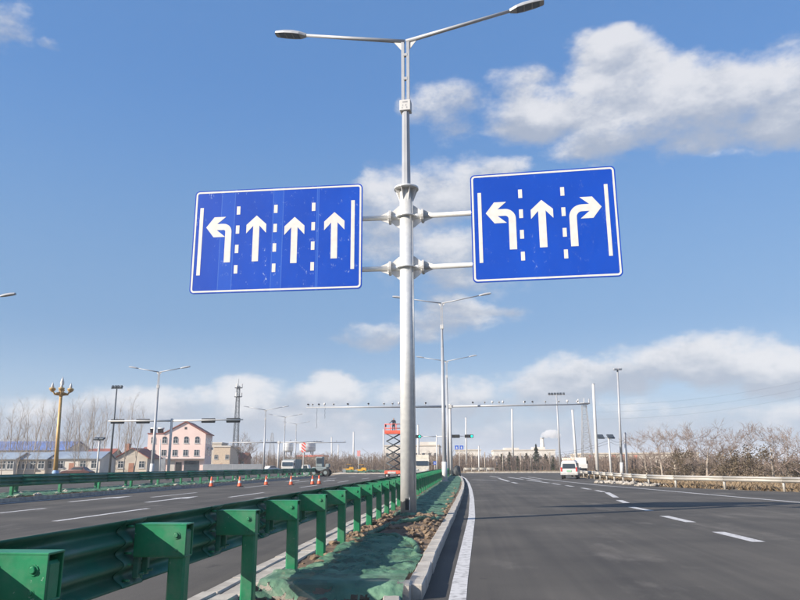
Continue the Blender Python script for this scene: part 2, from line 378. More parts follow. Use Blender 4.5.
ORD += ['twenty-' + w for w in ORD[:9]] + ['thirtieth'] + ['thirty-' + w for w in ORD[:9]] + ['fortieth']
def interp(tab, y):
    if y <= tab[0][1]: (xa, ya), (xb, yb) = tab[0], tab[1]
    elif y >= tab[-1][1]: (xa, ya), (xb, yb) = tab[-2], tab[-1]
    else:
        for (xa, ya), (xb, yb) in zip(tab, tab[1:]):
            if ya <= y <= yb: break
    return xa + (xb - xa) * (y - ya) / (yb - ya)
from mathutils import noise as mnoise
from mathutils.geometry import tessellate_polygon
def fbm(x, y, z=0.0, o=4): return mnoise.fractal(Vector((x, y, z)), 1.0, 2.0, o)

# ---------------------------------------------------------------- ground and roads
MZ = 0.16                                    # top of kerbs and of the median fill
KERB = [(-0.60, 2.0), (-0.52, 9.0), (-0.45, 14.8), (-0.26, 27.5), (-0.13, 42), (-0.13, 56), (-0.42, 80), (-1.1, 100), (-2.2, 118), (-2.6, 125)]
EDGE = [(-0.08, 4), (-0.03, 9.1), (0.24, 21.6), (0.34, 33), (0.36, 45), (0.3, 60), (0.03, 80), (-0.6, 100), (-1.6, 116)]
rp = [G(850, 494), G(776, 491), G(742, 490), G(712, 488.7), G(686, 488), G(661, 486.7), G(639.5, 485), G(612, 481.4), G(590, 478.4), G(572, 476.2)]
RAIL = [(rp[0].x + 9, rp[0].y - 8)] + [(p.x, p.y) for p in rp]
RAIL.sort(key=lambda t: t[1])

def sheet(name, rows, z, m, parent=None, kind='structure'):
    mb = MB(); n = len(rows[0])
    for row in rows: mb.v += [(x, y, z) for x, y in row]
    for i in range(len(rows) - 1):
        for k in range(n - 1): mb.f.append([i * n + k, i * n + k + 1, (i + 1) * n + k + 1, (i + 1) * n + k]); mb.m.append(0); mb.sm.append(False)
    o = mb.build(name, m, parent)
    if kind and parent is None: o['kind'] = kind
    return o
sheet('ground', [[(-3500, -400), (3500, -400)], [(-3500, 6000), (3500, 6000)]], -0.03, earth)
YS = [-6, -2, 2, 6, 10, 15, 20, 26, 32, 38, 44, 50, 56, 62, 70, 80, 90, 100, 110, 118, 126, 134]
rows = []
for y in YS:
    if y < RAIL[0][1]: xr = RAIL[0][0] + (RAIL[0][1] - y) * 0.9 + 0.2
    elif y > RAIL[-1][1]: xr = RAIL[-1][0] + (y - RAIL[-1][1]) * 1.6
    else: xr = interp(RAIL, y) - 0.3
    rows.append([(interp(KERB, y) - 0.05, y), (xr, y)])
right_road = sheet('road_right', rows, 0.0, A)
left_road = sheet('road_left', [[(-20.2, -6), (-2.7, -6)], [(-20.2, 110), (-2.7, 110)], [(-23.0, 135), (-4.2, 135)], [(-40, 175), (-8, 175)]], 0.0, A)
far_road = sheet('road_far_left', [[(-46, -6), (-23.6, -6)], [(-46, 190), (-23.6, 190)]], 0.0, A)

def marks(road, name, quads):
    for q in quads:
        mb = MB(); mb.add([(x, y, 0.004) for x, y in q], [tuple(range(len(q)))]); mb.build(name, paint, road)
def rect(xc, y0, y1, w=0.15): return [(xc - w / 2, y0), (xc + w / 2, y0), (xc + w / 2, y1), (xc - w / 2, y1)]
# left carriageway
for xl in (-7.65, -11.55, -15.5):
    marks(left_road, 'lane_dash', [rect(xl, 4.6 + 15 * k, 10.6 + 15 * k, 0.2) for k in range(0, 9)])
marks(left_road, 'edge_line', [rect(-19.3, -5, 105, 0.18)])
def arrow_poly(xc, y0, L=6.0):
    return [(xc - .13, y0), (xc + .13, y0), (xc + .13, y0 + L * .58), (xc + .42, y0 + L * .58), (xc, y0 + L), (xc - .42, y0 + L * .58), (xc - .13, y0 + L * .58)]
for xl in (-5.6, -9.55, -13.55, -17.2):
    marks(left_road, 'direction_arrow', [arrow_poly(xl, 29.8 + (0.4 if xl < -16 else 0))] + [arrow_poly(xl, 68)])
# right carriageway
mb = MB(); ys = [4 + 2 * k for k in range(57)]
for i, y in enumerate(ys):
    x = interp(EDGE, y); mb.v += [(x - 0.2, y, 0.004), (x, y, 0.004)]
    if i: mb.f.append([2 * i - 2, 2 * i - 1, 2 * i + 1, 2 * i]); mb.m.append(0); mb.sm.append(False)
mb.build('edge_line', paint, right_road)
eg = [G(840, 506.2), G(800, 502.5), G(720, 495.6), G(645, 488.9), G(600, 485.3), G(565, 481.6), G(545, 479.3), G(528, 477)]
mb = MB()
for i, p in enumerate(eg):
    mb.v += [(p.x - 0.1, p.y, 0.004), (p.x + 0.14, p.y, 0.004)]
    if i: mb.f.append([2 * i - 2, 2 * i - 1, 2 * i + 1, 2 * i]); mb.m.append(0); mb.sm.append(False)
mb.build('edge_line', paint, right_road)
def seg(pa, pb, w):
    a, b = Vector((pa.x, pa.y, 0)), Vector((pb.x, pb.y, 0)); n = (b - a).normalized(); n = Vector((n.y, -n.x, 0)) * (w / 2)
    return [(a - n)[:2], (a + n)[:2], (b + n)[:2], (b - n)[:2]]
DASH = [((759, 542), (718, 532)), ((691, 522.3), (664, 516)), ((650, 510.8), (631, 507)), ((626.5, 503), (619, 500.2)), ((616, 497.5), (607, 492.5)),
        ((604, 492), (596, 490.4)), ((590, 489.4), (582, 488)), ((573, 486.6), (566, 485.5)), ((560, 484.7), (552, 483.4))]
marks(right_road, 'lane_dash', [seg(G(*a), G(*b), 0.27) for a, b in DASH])
DASH2 = [((549, 483), (527, 480)), ((517, 483.3), (512, 482.3)), ((509, 481.5), (499, 478.4)), ((497, 480.6), (472, 479.6)), ((541, 480.5), (520, 477.4)), ((500, 477.6), (490, 476.2)), ((523, 479.4), (508, 477.2))]
marks(right_road, 'lane_dash', [seg(G(*a), G(*b), 0.3) for a, b in DASH2])

# ---------------------------------------------------------------- kerbs and median
def kerb_run(name, xs, y0, y1, length, w, ztop, stones_to, flip=1, z0=-0.08, lead=None):
    root = bpy.data.objects.new(name, None); COL.objects.link(root); root['kind'] = 'structure'
    me = [MB().bbox((0, 0, 0), (w, length - 0.022, ztop - z0), 0.014, jit=0.005).mesh('kerb_stone', kerbm) for _ in range(6)]
    y = y0
    while y + length < min(stones_to, y1):
        xa, xb = interp(xs, y), interp(xs, y + length)
        o = link('kerb_stone', random.choice(me), root, ((xa + xb) / 2 - flip * w / 2 + random.uniform(-.01, .01), y + length / 2, (ztop + z0) / 2 + random.uniform(-.009, .009)), -math.atan2(xb - xa, length) + random.uniform(-.01, .01))
        y += length
    if y < y1 - 1:
        mb = MB(); ys = [y + (y1 - y) * k / 24 for k in range(25)]
        for i, yy in enumerate(ys):
            x = interp(xs, yy); xo = x - flip * w
            mb.v += [(x, yy, z0), (x, yy, ztop), (xo, yy, ztop), (xo, yy, z0)]
            if i:
                for k in range(3): mb.f.append([4 * i - 4 + k, 4 * i - 3 + k, 4 * i + 1 + k, 4 * i + k]); mb.m.append(0); mb.sm.append(False)
        mb.build('kerb_stones_beyond', kerbm, root)['kind'] = 'stuff'
    return root
kr = kerb_run('kerb_right', KERB, 8.55, 124, 0.98, 0.19, MZ + 0.01, 60)
# the last stones by the gap have settled and stand out of line
for (x, y, z, rz) in ((-0.83, 8.02, MZ - 0.055, 0.10), (-0.93, 7.03, MZ - 0.06, 0.10), (-1.03, 6.04, MZ - 0.06, 0.10)):
    link('kerb_stone', MB().bbox((0, 0, 0), (0.19, 0.97, 0.24), 0.014, jit=0.003).mesh('kerb_stone', kerbm), kr, (x, y, z - 0.12), rz)
LK = [(-2.88, 0), (-2.88, 110), (-3.4, 124)]
kerb_run('kerb_left', LK, 2.0, 122, 0.98, 0.17, MZ + 0.01, 40, flip=-1)
kerb_run('kerb_inner_left', [(-2.70, 0), (-2.70, 122)], 2.0, 60, 0.98, 0.24, MZ - 0.005, 30, flip=-1)
kerb_run('kerb_separator', [(-19.75, 0), (-19.75, 105)], 8, 104, 0.98, 0.2, 0.16, 8, flip=1)

def soil_z(x, y):
    base = 0.12 + 0.03 * fbm(x * 1.3, y * 1.3) + 0.02 * fbm(x * 5, y * 5)
    if y < 8.9: base = 0.0 + 0.03 * fbm(x * 2, y * 2) + 0.02 * fbm(x * 7, y * 7)
    d = math.hypot((x + 1.25) / 0.75, (y - 17.4) / 3.4)          # a heap of dug soil beside the sign pole
    base += 0.13 * max(0, 1 - d * d) * (1 + 0.5 * fbm(x * 3, y * 3))
    return base
mb = MB(); nx = 15; yl = [2 + 0.11 * k for k in range(250)] + [29.5 + 1.2 * k for k in range(78)]
for y in yl:
    xa, xb = -2.52, interp(KERB, y) - 0.16
    if y < 8.55: xb = -0.9 - (8.0 - y) * 0.1
    for k in range(nx):
        x = xa + (xb - xa) * k / (nx - 1); mb.v.append((x, y, min(soil_z(x, y), 0.4)))
for i in range(len(yl) - 1):
    for k in range(nx - 1): mb.f.append([i * nx + k, i * nx + k + 1, (i + 1) * nx + k + 1, (i + 1) * nx + k]); mb.m.append(0); mb.sm.append(True)
mb.build('median_soil', soil)['kind'] = 'structure'

def net_sheet(name, y0, y1, x0f, x1f, keep, label, cat='net', lift=0.018, amp=0.035, dx=0.05, dy=0.06, zf=soil_z, group='green nets on the median'):
    mb = MB(); idx = {}; ny = int((y1 - y0) / dy) + 1
    def vid(i, j):
        if (i, j) not in idx:
            y = y0 + i * dy; xa, xb = x0f(y), x1f(y); x = xa + (xb - xa) * j / nj
            fold = 0.5 * abs(math.sin(2.1 * x * 2 + 3 * fbm(x * 1.7, y * 1.2) + 1.3 * y)) + 0.5 * fbm(x * 6, y * 6) + 0.45 * abs(fbm(x * 14 + y * 3, y * 5))
            e = max(0.0, min(1.0, keep(x, y) * 5))
            mb.v.append((x, y, zf(x, y) + lift * e + amp * (0.22 if zf is not soil_z and 8.36 < y < 9.0 and y0 < 9 else 1.0) * e * max(-0.35, fold))); idx[i, j] = len(mb.v) - 1
        return idx[i, j]
    nj = max(6, int((x1f(y0) - x0f(y0)) / dx))
    for i in range(ny - 1):
        y = y0 + (i + .5) * dy
        for j in range(nj):
            x = x0f(y) + (x1f(y) - x0f(y)) * (j + .5) / nj
            if keep(x, y) > 0:
                mb.f.append([vid(i, j), vid(i, j + 1), vid(i + 1, j + 1), vid(i + 1, j)]); mb.m.append(0); mb.sm.append(True)
    o = mb.build(name, net); return tag(o, label, cat, group)
def cross_z(x, y):                                             # the net lies over the concrete strip across the median
    z = soil_z(x, y)
    if 8.42 < y < 9.0: z = max(z, 0.20 - max(0, 0.02 * (abs(x + 1.6) - 0.9)))
    elif 8.1 < y <= 8.42: z = max(z, 0.20 - (8.42 - y) * (0.58))
    elif 9.0 <= y < 9.5: z = max(z, 0.20 - (y - 9.0) * 0.12)
    return z
xr = lambda y: interp(KERB, y) - 0.2
net_sheet('dust_net', 8.14, 14.6, lambda y: -2.40, xr,
          lambda x, y: min(0.9 + 0.5 * fbm(x * 1.5, y * 1.5) - max(0, (y - 12.8) / 1.6), 1 if y > 8.5 else 0.55 + fbm(x * 3, y * 5) - (8.5 - y) * 0.9 , 1 if y < 9.6 else (x + 2.25 + 0.25 * fbm(y * 1.3, 3)) * 2, (1 if y < 11.5 else (xr(y) - x - 0.18 * (y - 11.5) - .1 * fbm(y * 2, 1)) * 2)),
          'large wrinkled green dust net over the concrete strip in the foreground', zf=cross_z, amp=0.05, dx=0.026, dy=0.035)
net_sheet('dust_net', 19.9, 31, lambda y: -2.05, xr,
          lambda x, y: min(0.5 + fbm(x * 1.1, y * .8), (xr(y) - x - 0.12 - .1 * fbm(y * 2, 5)) * 4, (y - 20) * 2 - (x + 2)),
          'green dust net lying just beyond the sign pole', dx=0.09, dy=0.1)
net_sheet('dust_net', 30.4, 60, lambda y: -2.15, xr, lambda x, y: min(0.62 + fbm(x * 1.0, y * .6), (xr(y) - x - 0.1 - .1 * fbm(y * 2, 7)) * 4),
          'green dust net on the median up to the second lamp pole', dx=0.12, dy=0.16)
net_sheet('dust_net', 59.6, 112, lambda y: -2.15, lambda y: interp(KERB, y) - 0.2, lambda x, y: 0.7 + fbm(x * 1.0, y * .5),
          'green dust net at the far end of the median', dx=0.2, dy=0.35)
# rolled edges of the net curling round the soil heap
def roll(pts, r, label):
    P = [Vector(p) for p in pts]; out = []
    for i in range(len(P) - 1):
        a, b, c, d = P[max(i - 1, 0)], P[i], P[i + 1], P[min(i + 2, len(P) - 1)]
        for k in range(8):
            t = k / 8; out.append(0.5 * ((2 * b) + (c - a) * t + (2 * a - 5 * b + 4 * c - d) * t * t + (3 * b - a - 3 * c + d) * t ** 3))
    out.append(P[-1]); out = [Vector((p.x, p.y, max(soil_z(p.x, p.y), 0) + r * 0.7)) for p in out]
    tag(MB().tube(out, [r * (0.75 + 0.35 * abs(math.sin(i * 1.7))) for i in range(len(out))], 7).build('rolled_net_edge', net), label, 'net', 'green nets on the median')
roll([(-2.05, 14.3, 0), (-1.75, 15.8, 0), (-1.2, 16.6, 0), (-0.75, 17.5, 0), (-0.68, 18.3, 0)], 0.055, 'twisted green net roll crossing the soil in front of the sign pole')
roll([(-1.95, 14.1, 0), (-1.45, 14.2, 0), (-1.05, 13.4, 0), (-0.85, 12.3, 0), (-0.82, 11.3, 0)], 0.05, 'rolled green net edge curving down to the kerb')
# bits of soil
def clods(name, spots, n, smin, smax, zf, m=clodm):
    mb = MB()
    for _ in range(n):
        x0, x1, y0, y1 = random.choice(spots); x, y = random.uniform(x0, x1), random.uniform(y0, y1); r = smin + (smax - smin) * random.random() ** 4
        bm = bmesh.new(); bmesh.ops.create_icosphere(bm, subdivisions=1, radius=r)
        for v in bm.verts: v.co = Vector((v.co.x * 1.2, v.co.y, v.co.z * 0.75)) * random.uniform(0.72, 1.2)
        bm.verts.index_update(); z = zf(x, y) + r * 0.35
        mb.add([v.co + Vector((x, y, z)) for v in bm.verts], [[v.index for v in f.verts] for f in bm.faces]); bm.free()
    return tag(mb.build(name, m), kind='stuff')
clods('soil_clods', [(-2.45, -2.0, 9.8, 26), (-1.9, -0.7, 14.2, 20.5), (-1.0, -0.66, 11.5, 22), (-2.4, -1.9, 13, 20), (-2.4, -1.0, 5, 8.2), (-2.4, -1.1, 6.6, 8.2), (-0.75, -0.55, 20, 45), (-1.3, -0.62, 14, 19.5)], 1700, 0.008, 0.075, soil_z)
mb = MB().bbox((0, 0, 0), (1.92, 0.30, 0.24), 0.02, jit=0.004)
o = mb.build('concrete_edging', kerbm); o.location = (-1.62, 8.62, 0.065); tag(o, 'low concrete edging strip across the median under the green net', 'kerb')

# separator on the far side of the left carriageway
def sep_z(x, y): return 0.15 + 0.07 * max(0, fbm(x * .8, y * .5)) + 0.03 * fbm(x * 3, y * 3)
sheet('separator_soil', [[(-23.5, -5), (-19.9, -5)], [(-23.5, 104), (-19.9, 104)]], 0.13, soil)
net_sheet('dust_net', 20, 104, lambda y: -23.3, lambda y: -20.0, lambda x, y: 0.45 + fbm(x * .7, y * .35), 'green dust net spread beneath the left guardrail',
          dx=0.22, dy=0.3, zf=sep_z, lift=0.02, amp=0.09)
clods('separator_clods', [(-20.6, -20.0, 24, 100), (-22.9, -20.2, 24, 70)], 420, 0.03, 0.17, lambda x, y: 0.14, mat('pale_rubble', (0.36, 0.33, 0.29), 0.9, 0, 0.2, 4))

# ---------------------------------------------------------------- guardrails
def wave(n, h, depth, steps):
    return [(-depth / 2 * (1 - math.cos(2 * math.pi * n * k / steps)), h * k / steps) for k in range(steps + 1)]
def beam_mesh(L, n=3, h=0.506, depth=0.085, steps=30, t=0.006, skew=0.008):
    pr = wave(n, h, depth, steps); mb = MB(); N_ = len(pr)
    ys = [-L / 2, L / 2]; vs = []
    for i, y in enumerate(ys):
        off = skew * (1 if i else -1)
        vs += [(x + off, y, z) for x, z in pr] + [(x + off + t, y, z) for x, z in pr]
    S = 2 * N_; fs = []
    for k in range(N_ - 1):
        fs.append((k, k + 1, S + k + 1, S + k)); fs.append((N_ + k, S + N_ + k, S + N_ + k + 1, N_ + k + 1))
        fs.append((k, N_ + k, N_ + k + 1, k + 1)); fs.append((S + k, S + k + 1, S + N_ + k + 1, S + N_ + k))
    fs += [(0, S, S + N_, N_), (N_ - 1, 2 * N_ - 1, S + 2 * N_ - 1, S + N_ - 1)]
    mb.add(vs, fs, 0, True); me = mb.mesh('beam', greenb)
    bm = bmesh.new(); bm.from_mesh(me); bmesh.ops.recalc_face_normals(bm, faces=bm.faces); bm.to_mesh(me); bm.free()
    return me
def median_guardrail():
    PX, SP, Y0, NP, TOP = -2.30, 1.90, 1.93, 56, 1.035
    root = thing('guardrail', (PX, Y0, 0), 'green corrugated guardrail with posts running along the median in the foreground', 'guardrail')
    post = MB().bbox((0, 0.005, (TOP - 0.02) / 2 - 0.1), (0.14, 0.12, TOP + 0.16), 0.016).mesh('post', greenp)
    bl = MB()                                                  # the box bracket: front, back, top and bottom plates, open to the right
    bl.bbox((-0.135, -0.072, -0.115), (0.425, 0.012, 0.236), 0.003); bl.bbox((-0.135, 0.072, -0.115), (0.425, 0.012, 0.236), 0.003)
    bl.bbox((-0.135, 0, 0.006), (0.43, 0.160, 0.012), 0.003); bl.bbox((-0.135, 0, -0.236), (0.425, 0.15, 0.012), 0.003)
    bl.bbox((-0.342, 0, -0.115), (0.012, 0.13, 0.22), 0.003)
    block = bl.mesh('bracket', greenp)
    bolt = MB().tube([(0, 0.004, 0), (0, -0.005, 0)], 0.03, 12).tube([(0, -0.005, 0), (0, -0.017, 0)], [0.022, 0.015], 8).mesh('bolt', greenp)
    stub = MB().bbox((0, 0, 0), (0.05, 0.05, 0.17), 0.006).tube([(0.0, 0, -.05), (0.06, 0, -.05)], 0.012, 6).mesh('clamp', greenb)
    plate = beam_mesh(0.34, skew=0.0, t=0.008); plate.name = 'back_plate'
    beam = beam_mesh(SP + 0.14)
    sb = MB()
    for yy in (-.11, .11):
        for zz in (.05, .168, .253, .337, .455): sb.tube([(-.03, yy, zz), (.026, yy, zz)], 0.010, 6)
    splice = sb.mesh('splice_bolts', greenp)
    for k in range(NP):
        y = k * SP; dz = random.uniform(-.008, .008)
        p = link('post', post, root, (0, y, 0))
        b = link('bracket', block, root, (0, y, TOP + dz))
        if k < 24:
            link('bolt', bolt, b, (0, -0.078, -0.075)); link('bolt', bolt, b, (0.0, -0.0775, -0.19)).scale = (.6, .6, .6)
            link('clamp', stub, b, (-0.335, -0.02, -0.32)); link('clamp', stub, b, (-0.30, 0.06, -0.30))
        link('beam', beam, root, (-0.375, y + SP / 2, TOP - 0.455))
        if k < 30:
            bp_ = link('back_plate', plate, root, (-0.362, y - 0.02, TOP - 0.455))
            if k < 12: link('splice_bolts', splice, bp_)['kind'] = 'stuff'
    return root
median_guardrail()
def left_guardrail():
    X0, SP, Y0, NP = -21.0, 2.0, 24.0, 38
    root = thing('guardrail', (X0, Y0, 0), 'long dark green guardrail on the far side of the left carriageway', 'guardrail')
    post = MB().bbox((0, 0, 0.5), (0.15, 0.15, 0.9), 0.02).mesh('post', greenp)
    bb = MB().bbox((0, 0, 0), (0.3, 0.13, 0.2), 0.01).mesh('bracket', greenp)
    beam = beam_mesh(2 * SP + 0.1)
    for k in range(NP):
        y = k * SP
        if k % 2 == 0: link('post', post, root, (-0.1, y, 0)); link('bracket', bb, root, (0.15, y, 0.86))
        if k % 2 == 0:
            o = link('beam', beam, root, (0.36, y + SP, 1.13)); o.rotation_euler = (0, math.pi, 0)
    root2 = thing('guardrail', (-23.2, Y0, 0), 'second green guardrail behind the long one on the left, facing away', 'guardrail')
    for k in range(0, NP, 2):
        y = k * SP - 0.6
        link('post', post, root2, (0.1, y, 0)); link('bracket', bb, root2, (-0.15, y, 0.86)); link('beam', beam, root2, (-0.36, y + SP, 0.6))
left_guardrail()
def right_guardrail():
    root = thing('guardrail', (RAIL[0][0], RAIL[0][1], 0), 'pale galvanised guardrail curving along the right verge', 'guardrail')
    o0 = Vector((RAIL[0][0], RAIL[0][1], 0)); pts = [Vector((x, y, 0)) for x, y in RAIL]; step = 4.0; acc = [0]
    for a, b in zip(pts, pts[1:]): acc.append(acc[-1] + (b - a).length)
    def at(s):
        for i in range(len(pts) - 1):
            if s <= acc[i + 1]: return pts[i].lerp(pts[i + 1], (s - acc[i]) / (acc[i + 1] - acc[i]))
        return pts[-1]
    gm = mat('rail_pale', (0.42, 0.40, 0.365), 0.5, 0.2, 0.08, 2)
    post = MB().tube([(0, 0, -.1), (0, 0, 0.70)], 0.075, 8).mesh('post', gm)
    nb = int(acc[-1] / step)
    for k in range(nb + 1):
        p = at(k * step); link('post', post, root, p - o0)
        if k < nb:
            q = at((k + 1) * step); d = (q - p); m = (p + q) / 2
            me = beam_mesh(d.length + 0.12, 2, 0.31, 0.085, 16); me.materials.clear(); me.materials.append(gm)
            n = Vector((-d.y, d.x, 0)).normalized() * 0.1
            link('beam', me, root, m + n + Vector((0, 0, 0.46)) - o0, math.atan2(d.y, d.x) - math.pi / 2)
    return root
right_guardrail()
clods('verge_rubble', [(p.x + a, p.x + a + 1.3, p.y + 0.4, p.y + 1.6) for p in (G(600, 483.6), G(612, 484.4), G(625, 485.2), G(640, 486.5)) for a in (0.0, 0.6)], 260, 0.04, 0.22, lambda x, y: 0.02, mat('pale_rubble', (0.5, 0.5, 0.5)))

# ---------------------------------------------------------------- the sign pole with its lamp
PB = G(408.5, 514, 0.2); PB.z = 0.05
def pz(py): return D(406, py, PB.y).z - PB.z
def lamp_top(root, z0, z1, z2, arm, rise, wb, wt, head=1.0):
    """upper pole from z0, plate at z1, twin tubes up to z2, then two arms"""
    MB().tube([(0, 0, z0), (0, 0, z1 + 0.1)], [wb, wt], 8, smooth=False, phase=math.pi / 8).build('upper_pole', greyp, root)
    pl = MB().bbox((0, 0, z1), (wt * 3.0, wt * 2.6, 0.36), 0.015).build('number_plate_box', whitep, root)
    dk = MB()
    for zz, xs in ((0.10, [(-.22, .22)]), (-.01, [(-.13, -.07), (-.0, .08)]), (-.09, [(-.16, -.09), (.04, .12)])):
        for a, b in xs: dk.box((wt * (a + b) * 3, -wt * 1.3 - 0.003, z1 + zz), (wt * (b - a) * 3, 0.004, 0.045))
    dk.build('plate_print', mat('plate_grey', (0.3, 0.31, 0.33)), pl)
    for s in (-1, 1):
        e = Vector((s * arm, 0, z2 + rise)); r = wt * 0.62
        MB().tube([(s * wt * .72, 0, z1), (s * wt * .72, 0, z2)], r * .9, 4, smooth=False, phase=math.pi / 4).build('twin_tube', greyp, root)
        MB().tube([(s * wt * .2, 0, z2 - 0.02), tuple(e)], [r * .95, r * .72], 8).build('arm', greyp, root)
        MB().prism([(s * wt * 1.0, z2 - 0.02), (s * wt * 3.6, z2 + 0.05), (s * wt * 1.0, z2 - 0.34)], 'y', -0.012, 0.012).build('gusset', brkm, root)
        # luminaire: flat tapered housing, lens below
        ax = Vector((s * arm, 0, rise)).normalized(); up = Vector((-ax.z * s, 0, abs(ax.x))); L = 0.82 * head
        prof = [(-0.05, .05), (0.02, .075), (0.16, .13), (0.4, .15), (0.7, .145), (L - .03, .11), (L, .07)]
        vs = []; 
        for t, w in prof:
            c = e + ax * t; hh = 0.052 + 0.035 * math.sin(math.pi * min(1, max(0, t / L)))
            for (yy, zz) in ((-w, -.035), (-w, .01), (-w * .6, hh), (w * .6, hh), (w, .01), (w, -.035)): vs.append(c + Vector((0, yy * head, 0)) + up * zz * head)
        n = 6; fs = [(i * n + k, i * n + (k + 1) % n, (i + 1) * n + (k + 1) % n, (i + 1) * n + k) for i in range(len(prof) - 1) for k in range(n)]
        fs += [tuple(range(n)), tuple(range(len(vs) - n, len(vs)))]
        hd = MB().add(vs, fs).build('lamp_head', greyp, root)
        for j in range(3):
            c = e + ax * (0.22 + 0.2 * j) * head - up * 0.042 * head; m2 = MB()
            a2, w2 = ax * 0.085 * head, 0.105 * head
            m2.add([c - a2 + Vector((0, -w2, 0)), c + a2 + Vector((0, -w2, 0)), c + a2 + Vector((0, w2, 0)), c - a2 + Vector((0, w2, 0)),
                    c - a2 + Vector((0, -w2, 0)) + up * .02, c + a2 + Vector((0, -w2, 0)) + up * .02, c + a2 + Vector((0, w2, 0)) + up * .02, c - a2 + Vector((0, w2, 0)) + up * .02],
                   [(0, 1, 2, 3), (4, 5, 6, 7), (0, 1, 5, 4), (1, 2, 6, 5), (2, 3, 7, 6), (3, 0, 4, 7)])
            m2.build('lens', lens, hd)
        for rz_ in ((z1 + (z2 - z1) * .42), (z1 + (z2 - z1) * .78)):
            if s == 1: MB().box((0, 0, rz_), (wt * 1.2, wt * .9, 0.09)).build('rung', greyp, root)
root = thing('lamp_pole', PB, 'tall galvanised sign pole in the middle with a twin-armed street lamp on top', 'street lamp')
zc = pz(190); za, zb = pz(217), pz(268)
MB().tube([(0, 0, -0.15), (0, 0, zc * .5), (0, 0, zc)], [0.222, 0.212, 0.203], 32).build('pole', galv, root)
MB().tube([(0, 0, zc), (0, 0, zc + 0.06)], 0.37, 24).build('top_flange', galv, root)
for k in range(8):
    a = R(22.5 + 45 * k); o = MB().prism([(0.19, 0), (0.35, 0), (0.19, -0.42)], 'y', -0.008, 0.008).build('flange_rib', brkm, root); o.location = (0, 0, zc); o.rotation_euler.z = a
hh = MB().bbox((0, 0, 0), (0.10, 0.03, 0.30), 0.01).build('hand_hole', black, root); hh.location = (-0.02, -0.222, 0.42)
lid = MB().bbox((0, 0, 0), (0.02, 0.02, 0.34), 0.004).build('hand_hole_frame', galv, root); lid.location = (0.05, -0.224, 0.42)
MB().tube([(0.19, -0.12, 0.1), (0.19, -0.12, zc - 0.05)], 0.012, 6).build('weld_seam', galv, root)
skt = MB().lathe([(0.5, -0.02), (0.36, 0.10), (0.30, 0.16), (0.26, 0.2)], 18)
skt.v = [(x * (1 + .25 * fbm(x * 4, y * 4)), y * (1 + .25 * fbm(y * 4, x * 4)), z + .03 * fbm(x * 9, y * 9)) for x, y, z in skt.v]
skt.build('base_wrap', net, root)
SIDE = {-1: R(-1.2), 1: R(-4)}                                  # the brackets and boards are turned a little towards the right lane
for z in (za, zb):
    col = MB().tube([(0, 0, z - 0.018), (0, 0, z + 0.018)], 0.30, 20).build('ring_plate', galv, root)
    for s in (-1, 1):
        f = MB()
        f.tube([(s * 0.46, 0, z), (s * 0.49, 0, z)], 0.215, 16, smooth=False); f.tube([(s * 0.495, 0, z), (s * 0.525, 0, z)], 0.215, 16, smooth=False)
        o = f.build('arm_flange', brkm, root); o.rotation_euler.z = SIDE[s]
        g = MB()
        for sg in (-1, 1):
            g.prism([(s * 0.18, z + sg * 0.01), (s * 0.18, z + sg * 0.36), (s * 0.24, z + sg * 0.34), (s * 0.46, z + sg * 0.16), (s * 0.46, z + sg * 0.01)], 'y', -0.009 , 0.009)
            g.prism([(s * 0.525, z + sg * 0.03), (s * 0.525, z + sg * 0.185), (s * 0.78, z + sg * 0.08), (s * 0.78, z + sg * 0.03)], 'y', -0.009, 0.009)
        o = g.build('gusset', brkm, root); o.rotation_euler.z = SIDE[s]
        st = MB().tube([(s * 0.15, 0, z), (s * 0.46, 0, z)], 0.085, 14).build('arm_stub', galv, root); st.rotation_euler.z = SIDE[s]
        ar = MB().tube([(s * 0.525, 0, z), (s * (6.4 if s < 0 else 5.6), 0, z)], 0.075, 16).build('sign_arm', galv, root); ar.rotation_euler.z = SIDE[s]
        bt = MB()
        for k in range(8):
            a = 2 * math.pi * k / 8; bt.tube([(s * 0.435, .165 * math.cos(a), z + .165 * math.sin(a)), (s * 0.55, .165 * math.cos(a), z + .165 * math.sin(a))], 0.018, 6)
        o = bt.build('flange_bolts', galv, root); o.rotation_euler.z = SIDE[s]
sub = set(root.children)
lamp_top(root, zc + 0.05, pz(107), pz(41), 3.38, 0.64, 0.135, 0.115, head=1.25)
for o in root.children:
    if o not in sub: o.rotation_euler.z = R(-5.5)

